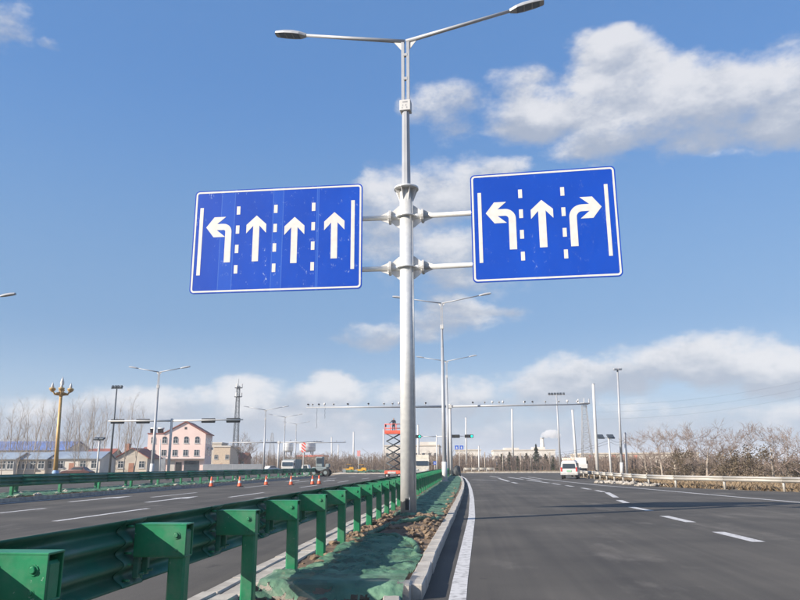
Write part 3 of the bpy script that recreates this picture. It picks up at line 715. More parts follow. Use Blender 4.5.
# ---------------------------------------------------------------- sign boards
def rrect(x0, z0, x1, z1, r, n=6):
    out = []
    for cx, cz, a0 in ((x1 - r, z1 - r, 0), (x0 + r, z1 - r, 90), (x0 + r, z0 + r, 180), (x1 - r, z0 + r, 270)):
        for k in range(n + 1): a = R(a0 + 90 * k / n); out.append((cx + r * math.cos(a), cz + r * math.sin(a)))
    return out
filmw = mat('white_film', (0.66, 0.64, 0.61), 0.45, 0, 0.04, 5, col2=(0.59, 0.575, 0.55))
def sign_board(corners, yaw, seams, elems, label, aspect_note=None):
    u = Vector((math.cos(yaw), -math.sin(yaw), 0)); n = Vector((-math.sin(yaw), -math.cos(yaw), 0))
    p0 = Vector((PB.x, PB.y, 0)) + n * 0.22; q = []
    for x, y in corners:
        d = ray(x, y); q.append(CP + d * ((p0 - CP).dot(n) / d.dot(n)))
    ul = (q[0] - p0).dot(u) * .5 + (q[3] - p0).dot(u) * .5; ur = (q[1] - p0).dot(u) * .5 + (q[2] - p0).dot(u) * .5
    zt = (q[0].z + q[1].z) / 2; zb_ = (q[2].z + q[3].z) / 2; W, Hh = ur - ul, zt - zb_
    ctr = p0 + u * ((ul + ur) / 2)
    root = thing('lane_sign', (ctr.x, ctr.y, (zt + zb_) / 2), label, 'road sign', 'blue lane direction signs on the sign pole', rz=-yaw)
    bm_ = sign_blue('sign_blue', [((a - .5) * W, (b - .5) * W) for a, b in seams])
    MB().prism(rrect(-W / 2, -Hh / 2, W / 2, Hh / 2, 0.13), 'y', -0.012, 0.02).build('panel', bm_, root)
    ins, bw = 0.035, 0.052
    o_ = rrect(-W / 2 + ins, -Hh / 2 + ins, W / 2 - ins, Hh / 2 - ins, 0.105); i_ = rrect(-W / 2 + ins + bw, -Hh / 2 + ins + bw, W / 2 - ins - bw, Hh / 2 - ins - bw, 0.06)
    N_ = len(o_); MB().add([(x, -0.0155, z) for x, z in o_] + [(x, -0.0155, z) for x, z in i_], [(k, (k + 1) % N_, N_ + (k + 1) % N_, N_ + k) for k in range(N_)]).build('border', filmw, root)
    def flat(name, poly, mesh_fan=None):
        vs = [((a - .5) * W, -0.0165, (.5 - b) * Hh) for a, b in poly]
        tr = tessellate_polygon([[Vector((v[0], v[2], 0)) for v in vs]])
        MB().add(vs, tr).build(name, filmw, root)
    for e in elems:
        if e[0] == 'bar': flat('edge_bar', [(e[1] - e[4], e[2]), (e[1] + e[4], e[2]), (e[1] + e[4], e[3]), (e[1] - e[4], e[3])])
        elif e[0] == 'dash':
            for vv in e[2]: flat('dash', [(e[1] - e[3], vv - .04), (e[1] + e[3], vv - .04), (e[1] + e[3], vv + .04), (e[1] - e[3], vv + .04)])
        elif e[0] == 'up':
            c, t, b, hw, sw = e[1:]; flat('straight_arrow', [(c, t), (c + hw, t + .088), (c + hw, t + .172), (c + sw, t + .10), (c + sw, b), (c - sw, b), (c - sw, t + .10), (c - hw, t + .172), (c - hw, t + .088)])
        elif e[0] == 'turn':
            tip, vc, stem, b, sw, s = e[1:]                    # s = -1 left, +1 right
            sh = sw * W / Hh; hl = 0.098 * 5.6 / W; hh_ = 0.098
            x_h = tip - s * hl                                  # back of the head
            po, pi_ = [], []
            rx_o = min(abs(stem + s * 0 - x_h) + sw, 0.092 * 5.6 / W); rz_o = rx_o * W / Hh
            cx = stem + s * (rx_o - sw); cz = vc - sh + rz_o    # centre of the bend
            for k in range(9):
                a = R(90 * k / 8)
                po.append((cx - s * rx_o * math.cos(a), cz - rz_o * math.sin(a)))
                ri = max(rx_o - 2 * sw, 0.004); rzi = max(rz_o - 2 * sh, 0.004)
                pi_.append((cx - s * ri * math.cos(a), cz - rzi * math.sin(a)))
            neck = tip - s * hl * .62
            poly = [(stem - s * sw, b)] + po + [(neck, vc - sh), (x_h - s * .012, vc - hh_), (tip - s * hl * .45, vc - hh_), (tip, vc), (tip - s * hl * .45, vc + hh_), (x_h - s * .012, vc + hh_), (neck, vc + sh)] + list(reversed(pi_)) + [(stem + s * sw, b)]
            flat('turn_arrow', poly)
    # stiffening rails and clamps on the back reach to the arms
    for z in (za, zb):
        zz = z + PB.z - (zt + zb_) / 2
        for xx in (-.3, .3):
            MB().box((xx * W, 0.09, zz), (0.12, 0.14, 0.22)).build('clamp', galv, root)
    return root
# left board
sign_board([(195, 190.5), (363.5, 185), (361, 290), (190.5, 293)], R(1.2), [(.165, .245), (.475, .535), (.735, .745)],
    [('bar', .046, .17, .825, .0105), ('bar', .945, .16, .815, .0105), ('dash', .268, (.21, .397, .585, .78), .0105), ('dash', .491, (.21, .397, .585, .778), .0105), ('dash', .715, (.207, .395, .582, .777), .0105),
     ('turn', .078, .365, .213, .71, .0185, -1), ('up', .379, .267, .71, .059, .0185), ('up', .605, .297, .74, .059, .0185), ('up', .838, .267, .71, .059, .0185)],
    'blue four-lane direction board with scuffed film left of the sign pole')
sign_board([(470, 175), (616.5, 166.5), (621.5, 277), (473, 282.5)], R(4.0), [],
    [('bar', .062, .173, .823, .0125), ('bar', .93, .166, .816, .0125), ('dash', .347, (.205, .392, .582, .78), .0135), ('dash', .636, (.208, .396, .585, .78), .0135),
     ('turn', .103, .37, .285, .715, .025, -1), ('up', .49, .275, .71, .076, .0255), ('turn', .893, .37, .698, .715, .025, 1)],
    'blue three-lane direction board with left, straight and right arrows')

# ---------------------------------------------------------------- more street lamps
def far_lamp(px, Y, ytop, arm, label, yaw=0.0, whitebase=True, group='twin-armed street lamps'):
    x = X(px, Y); H_ = Z(px, ytop, Y)
    r = thing('street_lamp', (x, Y, 0), label, 'street lamp', group, rz=yaw)
    MB().tube([(0, 0, -.1), (0, 0, H_ * .74)], [0.19, 0.125], 12).build('pole', greyp, r)
    if whitebase: MB().tube([(0, 0, -.1), (0, 0, 1.75)], 0.225, 12).build('base_sleeve', whitep, r); MB().bbox((0, 0, .17), (0.6, 0.6, 0.06), .01).build('base_plate', greyp, r)
    lamp_top(r, H_ * .735, H_ * .86, H_, arm, arm * .17, 0.12, 0.095, head=1.25)
    return r
far_lamp(444.5, 61.0, 303, 3.4, 'twin-armed grey street lamp on the median beyond the sign pole', R(-2))
far_lamp(448.5, 97.0, 361, 3.2, 'far twin-armed grey street lamp on the median next to the camera gantry', R(-2), False)
far_lamp(152.0, 75.0, 372, 2.4, 'twin-armed grey street lamp in front of the pink house', R(5))
far_lamp(-66, 44.0, 304, 2.9, 'street lamp at the left edge of which only one lamp head shows', R(5))
far_lamp(263.5, 122.0, 410, 3.0, 'nearer of the small twin-armed lamps right of the bare tree', R(6), False)
far_lamp(283.5, 162.0, 417, 3.0, 'middle one of the distant twin-armed lamps above the dump truck', R(6), False)
far_lamp(295.0, 205.0, 424, 3.0, 'farthest small twin-armed lamp above the dump truck', R(6), False)

# ---------------------------------------------------------------- camera gantries
def gantry(px, Y, ytop, pxl, pxr, cams, label, r0=0.17, r1=0.07, cables=()):
    x = X(px, Y); H_ = Z(px, ytop, Y); t = thing('camera_gantry', (x, Y, 0), label, 'gantry')
    MB().tube([(0, 0, -.1), (0, 0, H_ + .35)], [0.26, 0.18], 14).build('pole', whitep, t)
    MB().bbox((0, 0, H_), (0.62, 0.5, 0.5), 0.03).build('arm_collar', whitep, t)
    for p in (pxl, pxr):
        e = X(p, Y, ytop) - x; MB().tube([(0, 0, H_), (e, 0, H_ + .10)], [r0, r1], 10).build('arm', greyp, t)
    body = MB().bbox((0, 0, 0.0), (0.22, 0.42, 0.2), 0.02).mesh('camera', whitep)
    dome = MB().lathe([(0.0, .24), (.1, .2), (.16, .1), (.16, -.02), (.1, -.12), (0, -.16)], 10).mesh('camera', whitep)
    stem = MB().tube([(0, 0, -.36), (0, 0, -.08)], 0.03, 6).mesh('stem', greyp); lensm = MB().tube([(0, -.21, 0), (0, -.24, 0)], 0.075, 10).mesh('lens', black)
    for i, (p, k) in enumerate(cams):
        cx = X(p, Y, ytop) - x
        c = link('camera', dome if k == 'd' else body, t, (cx, 0, H_ + .52), random.uniform(-.3, .3)); link('stem', stem, c)
        if k != 'd': link('lens', lensm, c)
        if k == 'b':
            bx = link('lens', lensm, c, (0, 0, 0)); bx.scale = (1.9, 1, 1.5)
    for p, L_ in cables:
        cx = X(p, Y, ytop) - x
        MB().tube([(cx + .05 * math.sin(k * 2.1), 0, H_ - L_ * k / 8) for k in range(9)], 0.022, 5).build('hanging_cable', black, t)
    return t
gantry(451, 100, 406.5, 306.5, 588.5, [(308.5, 'b'), (312.5, 'c'), (319, 'b'), (324.6, 'd'), (333.6, 'c'), (348, 'b'), (368.5, 'b'), (384, 'c'), (392.6, 'c'), (399, 'd'), (425.5, 'b'), (473, 'b'), (484.8, 'c'), (492.5, 'd'), (499.2, 'c'), (503, 'd'), (524.5, 'b'), (532.8, 'b'), (545.6, 'c'), (559, 'c'), (567.6, 'd'), (577.5, 'c')],
       'long white traffic camera gantry spanning the road behind the sign pole', cables=((317, 2.9), (325, 1.5)))
gantry(278, 170, 442.5, 229, 322, [(234, 'c'), (242, 'd'), (247, 'c'), (261, 'c'), (267, 'd'), (271.5, 'c'), (290.5, 'c'), (296, 'd')], 'distant white camera gantry above the dump truck', 0.16, 0.09)
gantry(295, 215, 443, 294, 346, [(314, 'c'), (317, 'c'), (320, 'd'), (323, 'c'), (336.5, 'c'), (344.6, 'd')], 'farther thin camera gantry right of the striped post', 0.16, 0.09)

# ---------------------------------------------------------------- traffic signals
green_on = bpy.data.materials.new('green_lamp_on'); green_on.use_nodes = True
_b = green_on.node_tree.nodes['Principled BSDF']; _b.inputs['Base Color'].default_value = (0.02, 0.5, 0.35, 1); _b.inputs['Emission Color'].default_value = (0.0, 0.85, 0.55, 1); _b.inputs['Emission Strength'].default_value = 0.9
def signal_mast(px, Y, ytop, pxl, pxr, heads, label, backs=True, r=0.11, L_=1.55):
    x = X(px, Y); H_ = Z(px, ytop, Y); t = thing('traffic_signal', (x, Y, 0), label, 'traffic light')
    MB().tube([(0, 0, -.1), (0, 0, H_ + .25)], [r * 1.5, r * 1.15], 12).build('pole', whitep, t)
    a, b = X(pxl, Y, ytop) - x, X(pxr, Y, ytop) - x
    if a < -0.6: MB().tube([(0, 0, H_), (a, 0, H_ + .05)], [r, r * .6], 10).build('arm', whitep, t)
    if b > 0.6: MB().tube([(0, 0, H_), (b, 0, H_ + .05)], [r, r * .6], 10).build('arm', whitep, t)
    for p, lit in heads:
        cx = X(p, Y, ytop) - x; h = MB().bbox((0, 0, 0), (L_, 0.22, 0.50), 0.05)
        o = h.build('signal_head', black, t); o.location = (cx, -0.26 if not backs else 0.26, H_)
        for k in (-1, 0, 1):
            c = MB().tube([(k * L_ * .32, -.11, 0), (k * L_ * .32, -.13, 0)], 0.165, 14)
            c.build('signal_lens', green_on if (lit and k == 1) else mat('dark_lens', (0.03, 0.03, 0.03), 0.3), o)
        MB().box((0, 0.17, 0), (0.16, 0.14, 0.3)).build('hanger', whitep, o) if not backs else MB().box((0, -0.17, 0), (L_ * .98, 0.03, 0.16)).build('mounting_rail', whitep, o)
    return t
signal_mast(168.5, 76, 420.8, 108.5, 243, [(116.5, 0), (142, 0), (207.5, 0), (232.5, 0)], 'white signal mast with four black heads in front of the pink house')
signal_mast(437, 112, 436.5, 417, 471, [(417, 1), (455.5, 0), (469, 1)], 'thin signal mast with green lights beside the camera gantry', False, r=0.07, L_=1.35)

# ---------------------------------------------------------------- masts, poles and towers
def flood_mast(px, Y, ytop, n, label, m=greyp, spread=1.3, r=0.2):
    x = X(px, Y); H_ = Z(px, ytop, Y); t = thing('flood_mast', (x, Y, 0), label, 'light mast')
    MB().tube([(0, 0, -.1), (0, 0, H_)], [r, r * .55], 12).build('pole', m, t)
    MB().box((0, 0, H_ - .1), (spread * 2, 0.14, 0.14)).build('crossbar', m, t)
    fl = MB().bbox((0, 0, .2), (spread * 1.5 / n, 0.42, 0.5), 0.04).mesh('floodlight', dark)
    for k in range(n):
        o = link('floodlight', fl, t, (spread * (-1 + 2 * (k + .5) / n), -.05, H_)); o.rotation_euler = (R(-35), 0, random.uniform(-.3, .3))
    return t
flood_mast(109.8, 118, 388, 4, 'dark slim mast with four floodlights right of the golden lamp', dark, 1.0, 0.2)
flood_mast(560.5, 170, 394.5, 6, 'tall grey mast with a row of floodlights right of the gantry end', greyp, 2.0, 0.26)
def plain_pole(px0, px1, Y, ybase, ytop, r, label, m=whitep, name='utility_pole', cat='pole', cap=True, group='white poles by the far roadside'):
    x0, x1 = X(px0, Y), D(px1, ytop, Y).x; H_ = Z(px1, ytop, Y); t = thing(name, (x0, Y, 0), label, cat, group)
    MB().tube([(0, 0, -.3), (x1 - x0, 0, H_)], [r, r * .75], 10).build('shaft', m, t)
    if cap: MB().tube([(x1 - x0, 0, H_), (x1 - x0, 0, H_ + .08)], [r * .85, r * .4], 10).build('cap', greyp, t)
    return t
plain_pole(597.3, 593.2, 92, 473, 384, 0.22, 'tall white pole left of the dark solar lamps')
plain_pole(577, 572.4, 120, 468, 410, 0.24, 'leaning white pole right behind the white van')
plain_pole(513, 512, 190, 458, 409, 0.30, 'tall white pole above the long white factory')
plain_pole(466.5, 466, 180, 458, 417.5, 0.24, 'slender white pole beyond the green traffic light')
plain_pole(626.5, 625, 95, 476, 433, 0.17, 'short white pole right of the grey mast')
plain_pole(384, 383.4, 260, 458, 429, 0.30, 'white pole left of the orange lift')
plain_pole(353.6, 353.6, 260, 458, 432, 0.33, 'white pole above the second striped post')
plain_pole(332, 331.6, 300, 458, 437, 0.34, 'pale distant pole right of the wheel loader')
plain_pole(338.4, 338.4, 300, 458, 445, 0.30, 'shorter pale distant pole right of the wheel loader')
plain_pole(160.5, 160.5, 90, 470, 440, 0.09, 'thin pale post in front of the pink house')
plain_pole(418.5, 418, 150, 465, 425, 0.24, 'pale pole just right of the sign pole')
plain_pole(479, 478.8, 150, 465, 446, 0.18, 'short pale post beneath the green traffic light')
for i, p in enumerate((485, 503, 531, 550, 521, 472)):
    plain_pole(p, p - .3, 165 + 3 * i, 466, 452 + (i % 3), 0.16, 'stub pole before the brown thicket, %s from the van leftwards' % ORD[{550: 0, 531: 1, 521: 2, 503: 3, 485: 4, 472: 5}[p]], barkp, 'stub_pole', 'pole', False, 'stub poles before the thicket')
# grey mast on the right
x = X(621.5, 96); H_ = Z(617.5, 370, 96); t = thing('light_mast', (x, 96, 0), 'tall grey mast with a small lamp head rising over the right guardrail', 'light mast')
dx = D(617.5, 370, 96).x - x
MB().tube([(0, 0, -.1), (dx, 0, H_)], [0.19, 0.11], 12).build('pole', greyp, t); MB().tube([(0, 0, -.1), (dx * .12, 0, 1.7)], 0.23, 12).build('base_sleeve', whitep, t)
MB().bbox((dx, -0.1, H_ + .1), (1.1, 0.5, 0.28), 0.05).build('lamp_head', greyp, t)
for k in (-1, 1): MB().bbox((dx + k * .3, -0.36, H_ + .06), (.4, .05, .18), .01).build('lens', lens, t)
# solar lamps
x = X(610.8, 94); H_ = Z(610, 437.5, 94); t = thing('solar_lamp', (x, 94, 0), 'white post with two dark solar lamps right of the van', 'street lamp')
MB().tube([(0, 0, -.1), (0, 0, H_)], [.15, .11], 10).build('post', whitep, t)
for p in (600.3, 610.6):
    cx = X(p, 94, 436) - x; o = MB().bbox((0, 0, 0), (0.9, 0.8, 0.16), 0.03).build('solar_lamp_head', dark, t); o.location = (cx, 0, H_ + .12); o.rotation_euler = (R(38), 0, R(12))
MB().tube([(X(600.3, 94, 436) - x, 0.05, H_), (0, 0.05, H_ - .05)], 0.035, 6).build('bracket', greyp, t)
x = X(97, 80); H_ = Z(97, 440, 80); t = thing('solar_lamp', (x, 80, 0), 'white post with two dark lamp heads left of the red roofed house', 'street lamp')
MB().tube([(0, 0, -.1), (0, 0, H_)], [.12, .09], 10).build('post', whitep, t)
for dx in (-.35, .3):
    o = MB().bbox((dx, 0, 0), (0.55, 0.5, 0.22), 0.04).build('solar_lamp_head', dark, t); o.location = (0, 0, H_ + .14); o.rotation_euler = (R(25), 0, 0)
MB().tube([(-.5, 0, H_), (.5, 0, H_)], 0.04, 6).build('bracket', greyp, t)

def lattice(px, Y, ytop, wb, wt, label, m=dark, plat=(), n=14):
    x = X(px, Y); H_ = Z(px, ytop, Y); t = thing('lattice_tower', (x, Y, 0), label, 'tower', 'lattice masts')
    def c(k, i): w = (wb + (wt - wb) * k / n) / 2; a = ((-1, -1), (1, -1), (1, 1), (-1, 1))[i % 4]; return (a[0] * w, a[1] * w, H_ * .92 * k / n)
    for i in range(4): MB().tube([c(0, i), c(n, i)], [.13, .08], 5).build('leg', m, t)
    for i in range(4):
        mb = MB()
        for k in range(n): mb.tube([c(k, i), c(k + 1, i + 1)], .05, 4, cap=False); mb.tube([c(k, i + 1), c(k + 1, i)], .05, 4, cap=False); mb.tube([c(k + 1, i), c(k + 1, i + 1)], .05, 4, cap=False)
        mb.build('bracing', m, t)
    MB().tube([(0, 0, H_ * .9), (0, 0, H_)], .07, 6).build('aerial', m, t)
    for f in plat:
        MB().tube([(0, 0, H_ * f - .1), (0, 0, H_ * f + .1)], wt * 1.5, 12).build('platform', m, t)
        for k in range(3):
            a = 2 * math.pi * k / 3 + .4; o = MB().bbox((0, 0, 0), (.35, .2, 1.6), .03).build('antenna', whitep, t); o.location = (wt * 1.5 * math.cos(a), wt * 1.5 * math.sin(a), H_ * f + .7); o.rotation_euler.z = a
    return t
lattice(234.5, 250, 379, 1.9, 0.9, 'dark lattice telecom mast above the bare tree on the left', plat=(.90, .80))
lattice(588, 230, 400, 3.4, 1.3, 'grey lattice telecom mast between the white poles on the right', mat('tower_grey', (.33, .34, .36), .6, .3), plat=(.95,))
lattice(271, 420, 430, 4.5, 1.0, 'small distant lattice tower left of the grey tanks', mat('tower_grey', (.33, .34, .36)))

# golden ornamental lamp
x = X(56, 74); H_ = Z(61, 395, 74); lean = D(61, 395, 74).x - x
t = thing('ornamental_lamp', (x, 74, 0), 'golden ornamental lamp post with white flame-shaped globes at left', 'street lamp')
MB().tube([(0, 0, -.1), (lean, 0, H_)], [.24, .15], 14).build('post', gold, t); MB().lathe([(.45, -.05), (.45, .15), (.34, .3), (.34, .9), (.26, 1.1)], 14).build('pedestal', mat('pedestal_blue', (.25, .38, .6)), t)
MB().lathe([(.12, -.3), (.2, -.1), (.55, .15), (.6, .22), (.3, .3), (.12, .5)], 14, (lean, 0, H_)).build('collar', gold, t)
globe = MB().lathe([(0, 0), (.16, .1), (.2, .3), (.13, .6), (.0, .95)], 10).mesh('globe', whitep); cup = MB().lathe([(0, -.2), (.22, -.05), (.34, .12), (.3, .2), (0, .2)], 10).mesh('cup', gold)
for k in range(6):
    a = 2 * math.pi * k / 6; e = (lean + 1.05 * math.cos(a), 1.05 * math.sin(a), H_ + .5)
    MB().tube([(lean + .2 * math.cos(a), .2 * math.sin(a), H_), (lean + .75 * math.cos(a), .75 * math.sin(a), H_ + .08), e], [.08, .08, .06], 6).build('branch', gold, t)
    cp = link('cup', cup, t, e); link('globe', globe, cp, (0, 0, .15)).scale = (.75, .75, .75)
MB().tube([(lean, 0, H_ + .3), (lean, 0, H_ + 1.1)], .07, 8).build('spire', gold, t); g = link('globe', globe, t, (lean, 0, H_ + 1.0)); g.scale = (1.1, 1.1, 1.1)

# striped warning boards and small blue signs
def striped(px, Y, ytop, w, h, label):
    x = X(px, Y); zt = Z(px, ytop, Y); t = thing('warning_post', (x, Y, 0), label, 'warning sign', 'red and white striped boards')
    MB().tube([(0, .06, -.1), (0, .06, zt)], .06, 8).build('post', whitep, t)
    b = MB().bbox((0, 0, zt - h / 2), (w, .06, h), .01).build('board', whitep, t)
    n = 3
    for k in range(-1, n + 1):                 # diagonal stripes clipped to the board
        z0 = zt - h + (k + .1) * h / n * 1.0; s_ = w * .9; th = h / n * .5
        poly = [(-w / 2, z0 + s_), (w / 2, z0), (w / 2, z0 + th), (-w / 2, z0 + s_ + th)]
        def clip(P, lim, up):
            out = []
            for i in range(len(P)):
                a, c = P[i], P[(i + 1) % len(P)]; ia = (a[1] <= lim) if up else (a[1] >= lim); ic = (c[1] <= lim) if up else (c[1] >= lim)
                if ia: out.append(a)
                if ia != ic: f = (lim - a[1]) / (c[1] - a[1]); out.append((a[0] + (c[0] - a[0]) * f, lim))
            return out
        poly = clip(clip(poly, zt, True), zt - h, False)
        if len(poly) >= 3: MB().add([(a, -.033, c) for a, c in poly], [tuple(range(len(poly)))]).build('stripe', red, b)
    return t
striped(303, 100, 442.6, .62, 1.35, 'tall red and white striped board beside the dump truck')
striped(358.6, 135, 450.5, .62, 1.1, 'smaller red and white striped board left of the orange lift')
def blue_sign(pxs, Y, ytop, ybot, label):
    x = X(sum(pxs) / len(pxs), Y); t = thing('blue_sign', (x, Y, 0), label, 'road sign')
    MB().tube([(0, .06, -.1), (0, .06, Z(pxs[0], ytop, Y))], .05, 8).build('post', whitep, t)
    for p in pxs:
        h = Z(p, ytop, Y) - Z(p, ybot, Y); cx = X(p, Y) - x; zc_ = (Z(p, ytop, Y) + Z(p, ybot, Y)) / 2
        b = MB().bbox((cx, 0, zc_), (h * .92, .04, h), .01).build('board', bluesm, t)
        MB().add([(cx - h * .2, -.023, zc_ - h * .3), (cx + h * .2, -.023, zc_ - h * .3), (cx + h * .1, -.023, zc_ + h * .25), (cx - h * .1, -.023, zc_ + h * .25)], [(0, 1, 2, 3)]).build('symbol', whitep, b)
    if len(pxs) > 1: MB().tube([(X(pxs[0], Y) - x - .2, .05, Z(pxs[0], (ytop + ybot) / 2, Y)), (X(pxs[-1], Y) - x + .2, .05, Z(pxs[0], (ytop + ybot) / 2, Y))], .04, 6).build('crossbar', whitep, t)
blue_sign((457.2, 462.0), 150, 445.5, 449.6, 'pair of small blue square signs beneath the traffic lights')
blue_sign((435,), 120, 461.3, 464.6, 'small blue sign on a short post right of the sign pole')

# ---------------------------------------------------------------- cones
def cone(loc, label, rz):
    t = thing('traffic_cone', loc, label, 'traffic cone', 'cones across the left carriageway', rz)
    MB().bbox((0, 0, .025), (.42, .42, .05), .012).build('base', black, t)
    MB().lathe([(.165, .05), (.118, .27)], 16).build('body', orange, t); MB().lathe([(.119, .27), (.085, .44)], 16).build('reflective_band', whitep, t)
    MB().lathe([(.086, .44), (.045, .68), (.03, .72), (0, .72)], 16).build('tip', orange, t)
for i, (px, py) in enumerate(((211, 487.2), (239.5, 486.7), (266, 485.2), (291, 485.1), (312.5, 484.6), (319, 484.2))):
    p = G(px, py); p.z = 0.0
    if px == 211: p = Vector((-19.3 + .55, p.y + 1.2, 0))
    cone(p, 'orange and white traffic cone, %s from the left in the row' % ORD[i], i)

# ---------------------------------------------------------------- orange scissor lift with worker
LX, LY = X(393.5, 88), 88.0
t = thing('scissor_lift', (LX, LY, 0), 'orange scissor lift raised high left of the sign pole', 'scissor lift')
MB().bbox((0, 0, .62), (2.1, 1.1, .42), .05).build('chassis', orangel, t); MB().bbox((-.15, -.56, .6), (1.0, .04, .26), .01).build('side_panel', mat('lift_grey', (.5, .48, .46)), t)
for sx in (-.75, .75):
    for syy in (-.5, .5):
        w = MB().tube([(sx, syy - .12, .25), (sx, syy + .12, .25)], .25, 16).build('wheel', tyre, t); MB().tube([(sx, syy - .13, .25), (sx, syy + .13, .25)], .12, 12).build('rim', whitep, w)
zp = Z(393, 434, LY); n = 5; zs = .84; dz = (zp - zs) / n
for k in range(n):
    for s_ in (1, -1):
        for yy in (-.42, .42): MB().tube([(-.85 * s_, yy, zs + k * dz), (.85 * s_, yy, zs + (k + 1) * dz)], .055, 6).build('scissor_arm', dark, t)
pf = MB().bbox((0, 0, zp + .09), (2.1, 1.1, .2), .02).build('platform', orangel, t)
MB().bbox((0, -.56, zp + .3), (2.1, .03, .24), .01).build('toe_board', orangel, t)
for sx in (-1.02, -.35, .35, 1.02):
    for yy in (-.53, .53): MB().tube([(sx, yy, zp + .15), (sx, yy, zp + 1.2)], .03, 6).build('guard_post', orangel, t)
for zz in (.7, 1.2):
    for yy in (-.53, .53): MB().tube([(-1.02, yy, zp + zz), (1.02, yy, zp + zz)], .026, 6).build('guard_bar', orangel, t)
    for sx in (-1.02, 1.02): MB().tube([(sx, -.53, zp + zz), (sx, .53, zp + zz)], .026, 6).build('guard_bar', orangel, t)
MB().bbox((-.95, -.3, zp + 1.0), (.2, .3, .3), .03).build('control_box', black, t)
def person(name, loc, rz, joints, label):
    """joints: name -> (xyz, radius, parent)"""
    me = bpy.data.meshes.new(name); ks = list(joints); ix = {k: i for i, k in enumerate(ks)}
    me.from_pydata([joints[k][0] for k in ks], [(ix[k], ix[joints[k][2]]) for k in ks if joints[k][2]], [])
    o = bpy.data.objects.new(name, me); COL.objects.link(o)
    o.modifiers.new('skin', 'SKIN'); o.modifiers.new('sub', 'SUBSURF').levels = 2
    for k in ks:
        r_ = joints[k][1]; me.skin_vertices[0].data[ix[k]].radius = r_ if isinstance(r_, tuple) else (r_, r_)
    me.skin_vertices[0].data[ix['pelvis']].use_root = True
    ev = o.evaluated_get(bpy.context.evaluated_depsgraph_get()); m2 = bpy.data.meshes.new_from_object(ev)
    o.modifiers.clear(); o.data = m2; m2.materials.clear()
    for m in (cloth, skin, black): m2.materials.append(m)
    hd = Vector(joints['head'][0]); hands = [Vector(joints[k][0]) for k in ks if k.startswith('hand')]
    for p in m2.polygons:
        p.use_smooth = True; c = p.center
        if (c - hd).length < .15 and c.z < hd.z + .06 and c.y < hd.y - .02: p.material_index = 1
        elif (c - hd).length < .16: p.material_index = 2
        elif any((c - h).length < .09 for h in hands): p.material_index = 1
        elif c.z < .09: p.material_index = 2
    o.location = loc; o.rotation_euler.z = rz; return tag(o, label, 'person')
J = {'pelvis': ((0, 0, .95), (.15, .11), None), 'waist': ((0, -.02, 1.12), (.15, .11), 'pelvis'), 'chest': ((0, -.05, 1.34), (.18, .12), 'waist'), 'neck': ((0, -.06, 1.52), .055, 'chest'), 'head': ((0, -.09, 1.66), (.085, .10), 'neck'), 'crown': ((0, -.08, 1.76), .07, 'head')}
for s_, nm in ((-1, 'l'), (1, 'r')):
    J.update({'hip' + nm: ((s_ * .1, 0, .88), .095, 'pelvis'), 'knee' + nm: ((s_ * .11, -.02, .5), .065, 'hip' + nm), 'ankle' + nm: ((s_ * .11, .02, .1), .045, 'knee' + nm), 'toe' + nm: ((s_ * .12, -.13, .04), .04, 'ankle' + nm)})
J.update({'shl': ((-.2, -.05, 1.43), .075, 'chest'), 'ell': ((-.36, -.16, 1.2), .05, 'shl'), 'wrl': ((-.52, -.30, 1.12), .036, 'ell'), 'handl': ((-.60, -.35, 1.10), .036, 'wrl')})
J.update({'shr': ((.2, -.05, 1.43), .075, 'chest'), 'elr': ((.28, -.08, 1.16), .05, 'shr'), 'wrr': ((.16, -.27, 1.08), .036, 'elr'), 'handr': ((.08, -.33, 1.09), .036, 'wrr')})
person('person', (X(394.2, 88) - .05, LY - .05, zp + .19), R(0), J, 'worker in dark clothes standing in the raised orange lift')

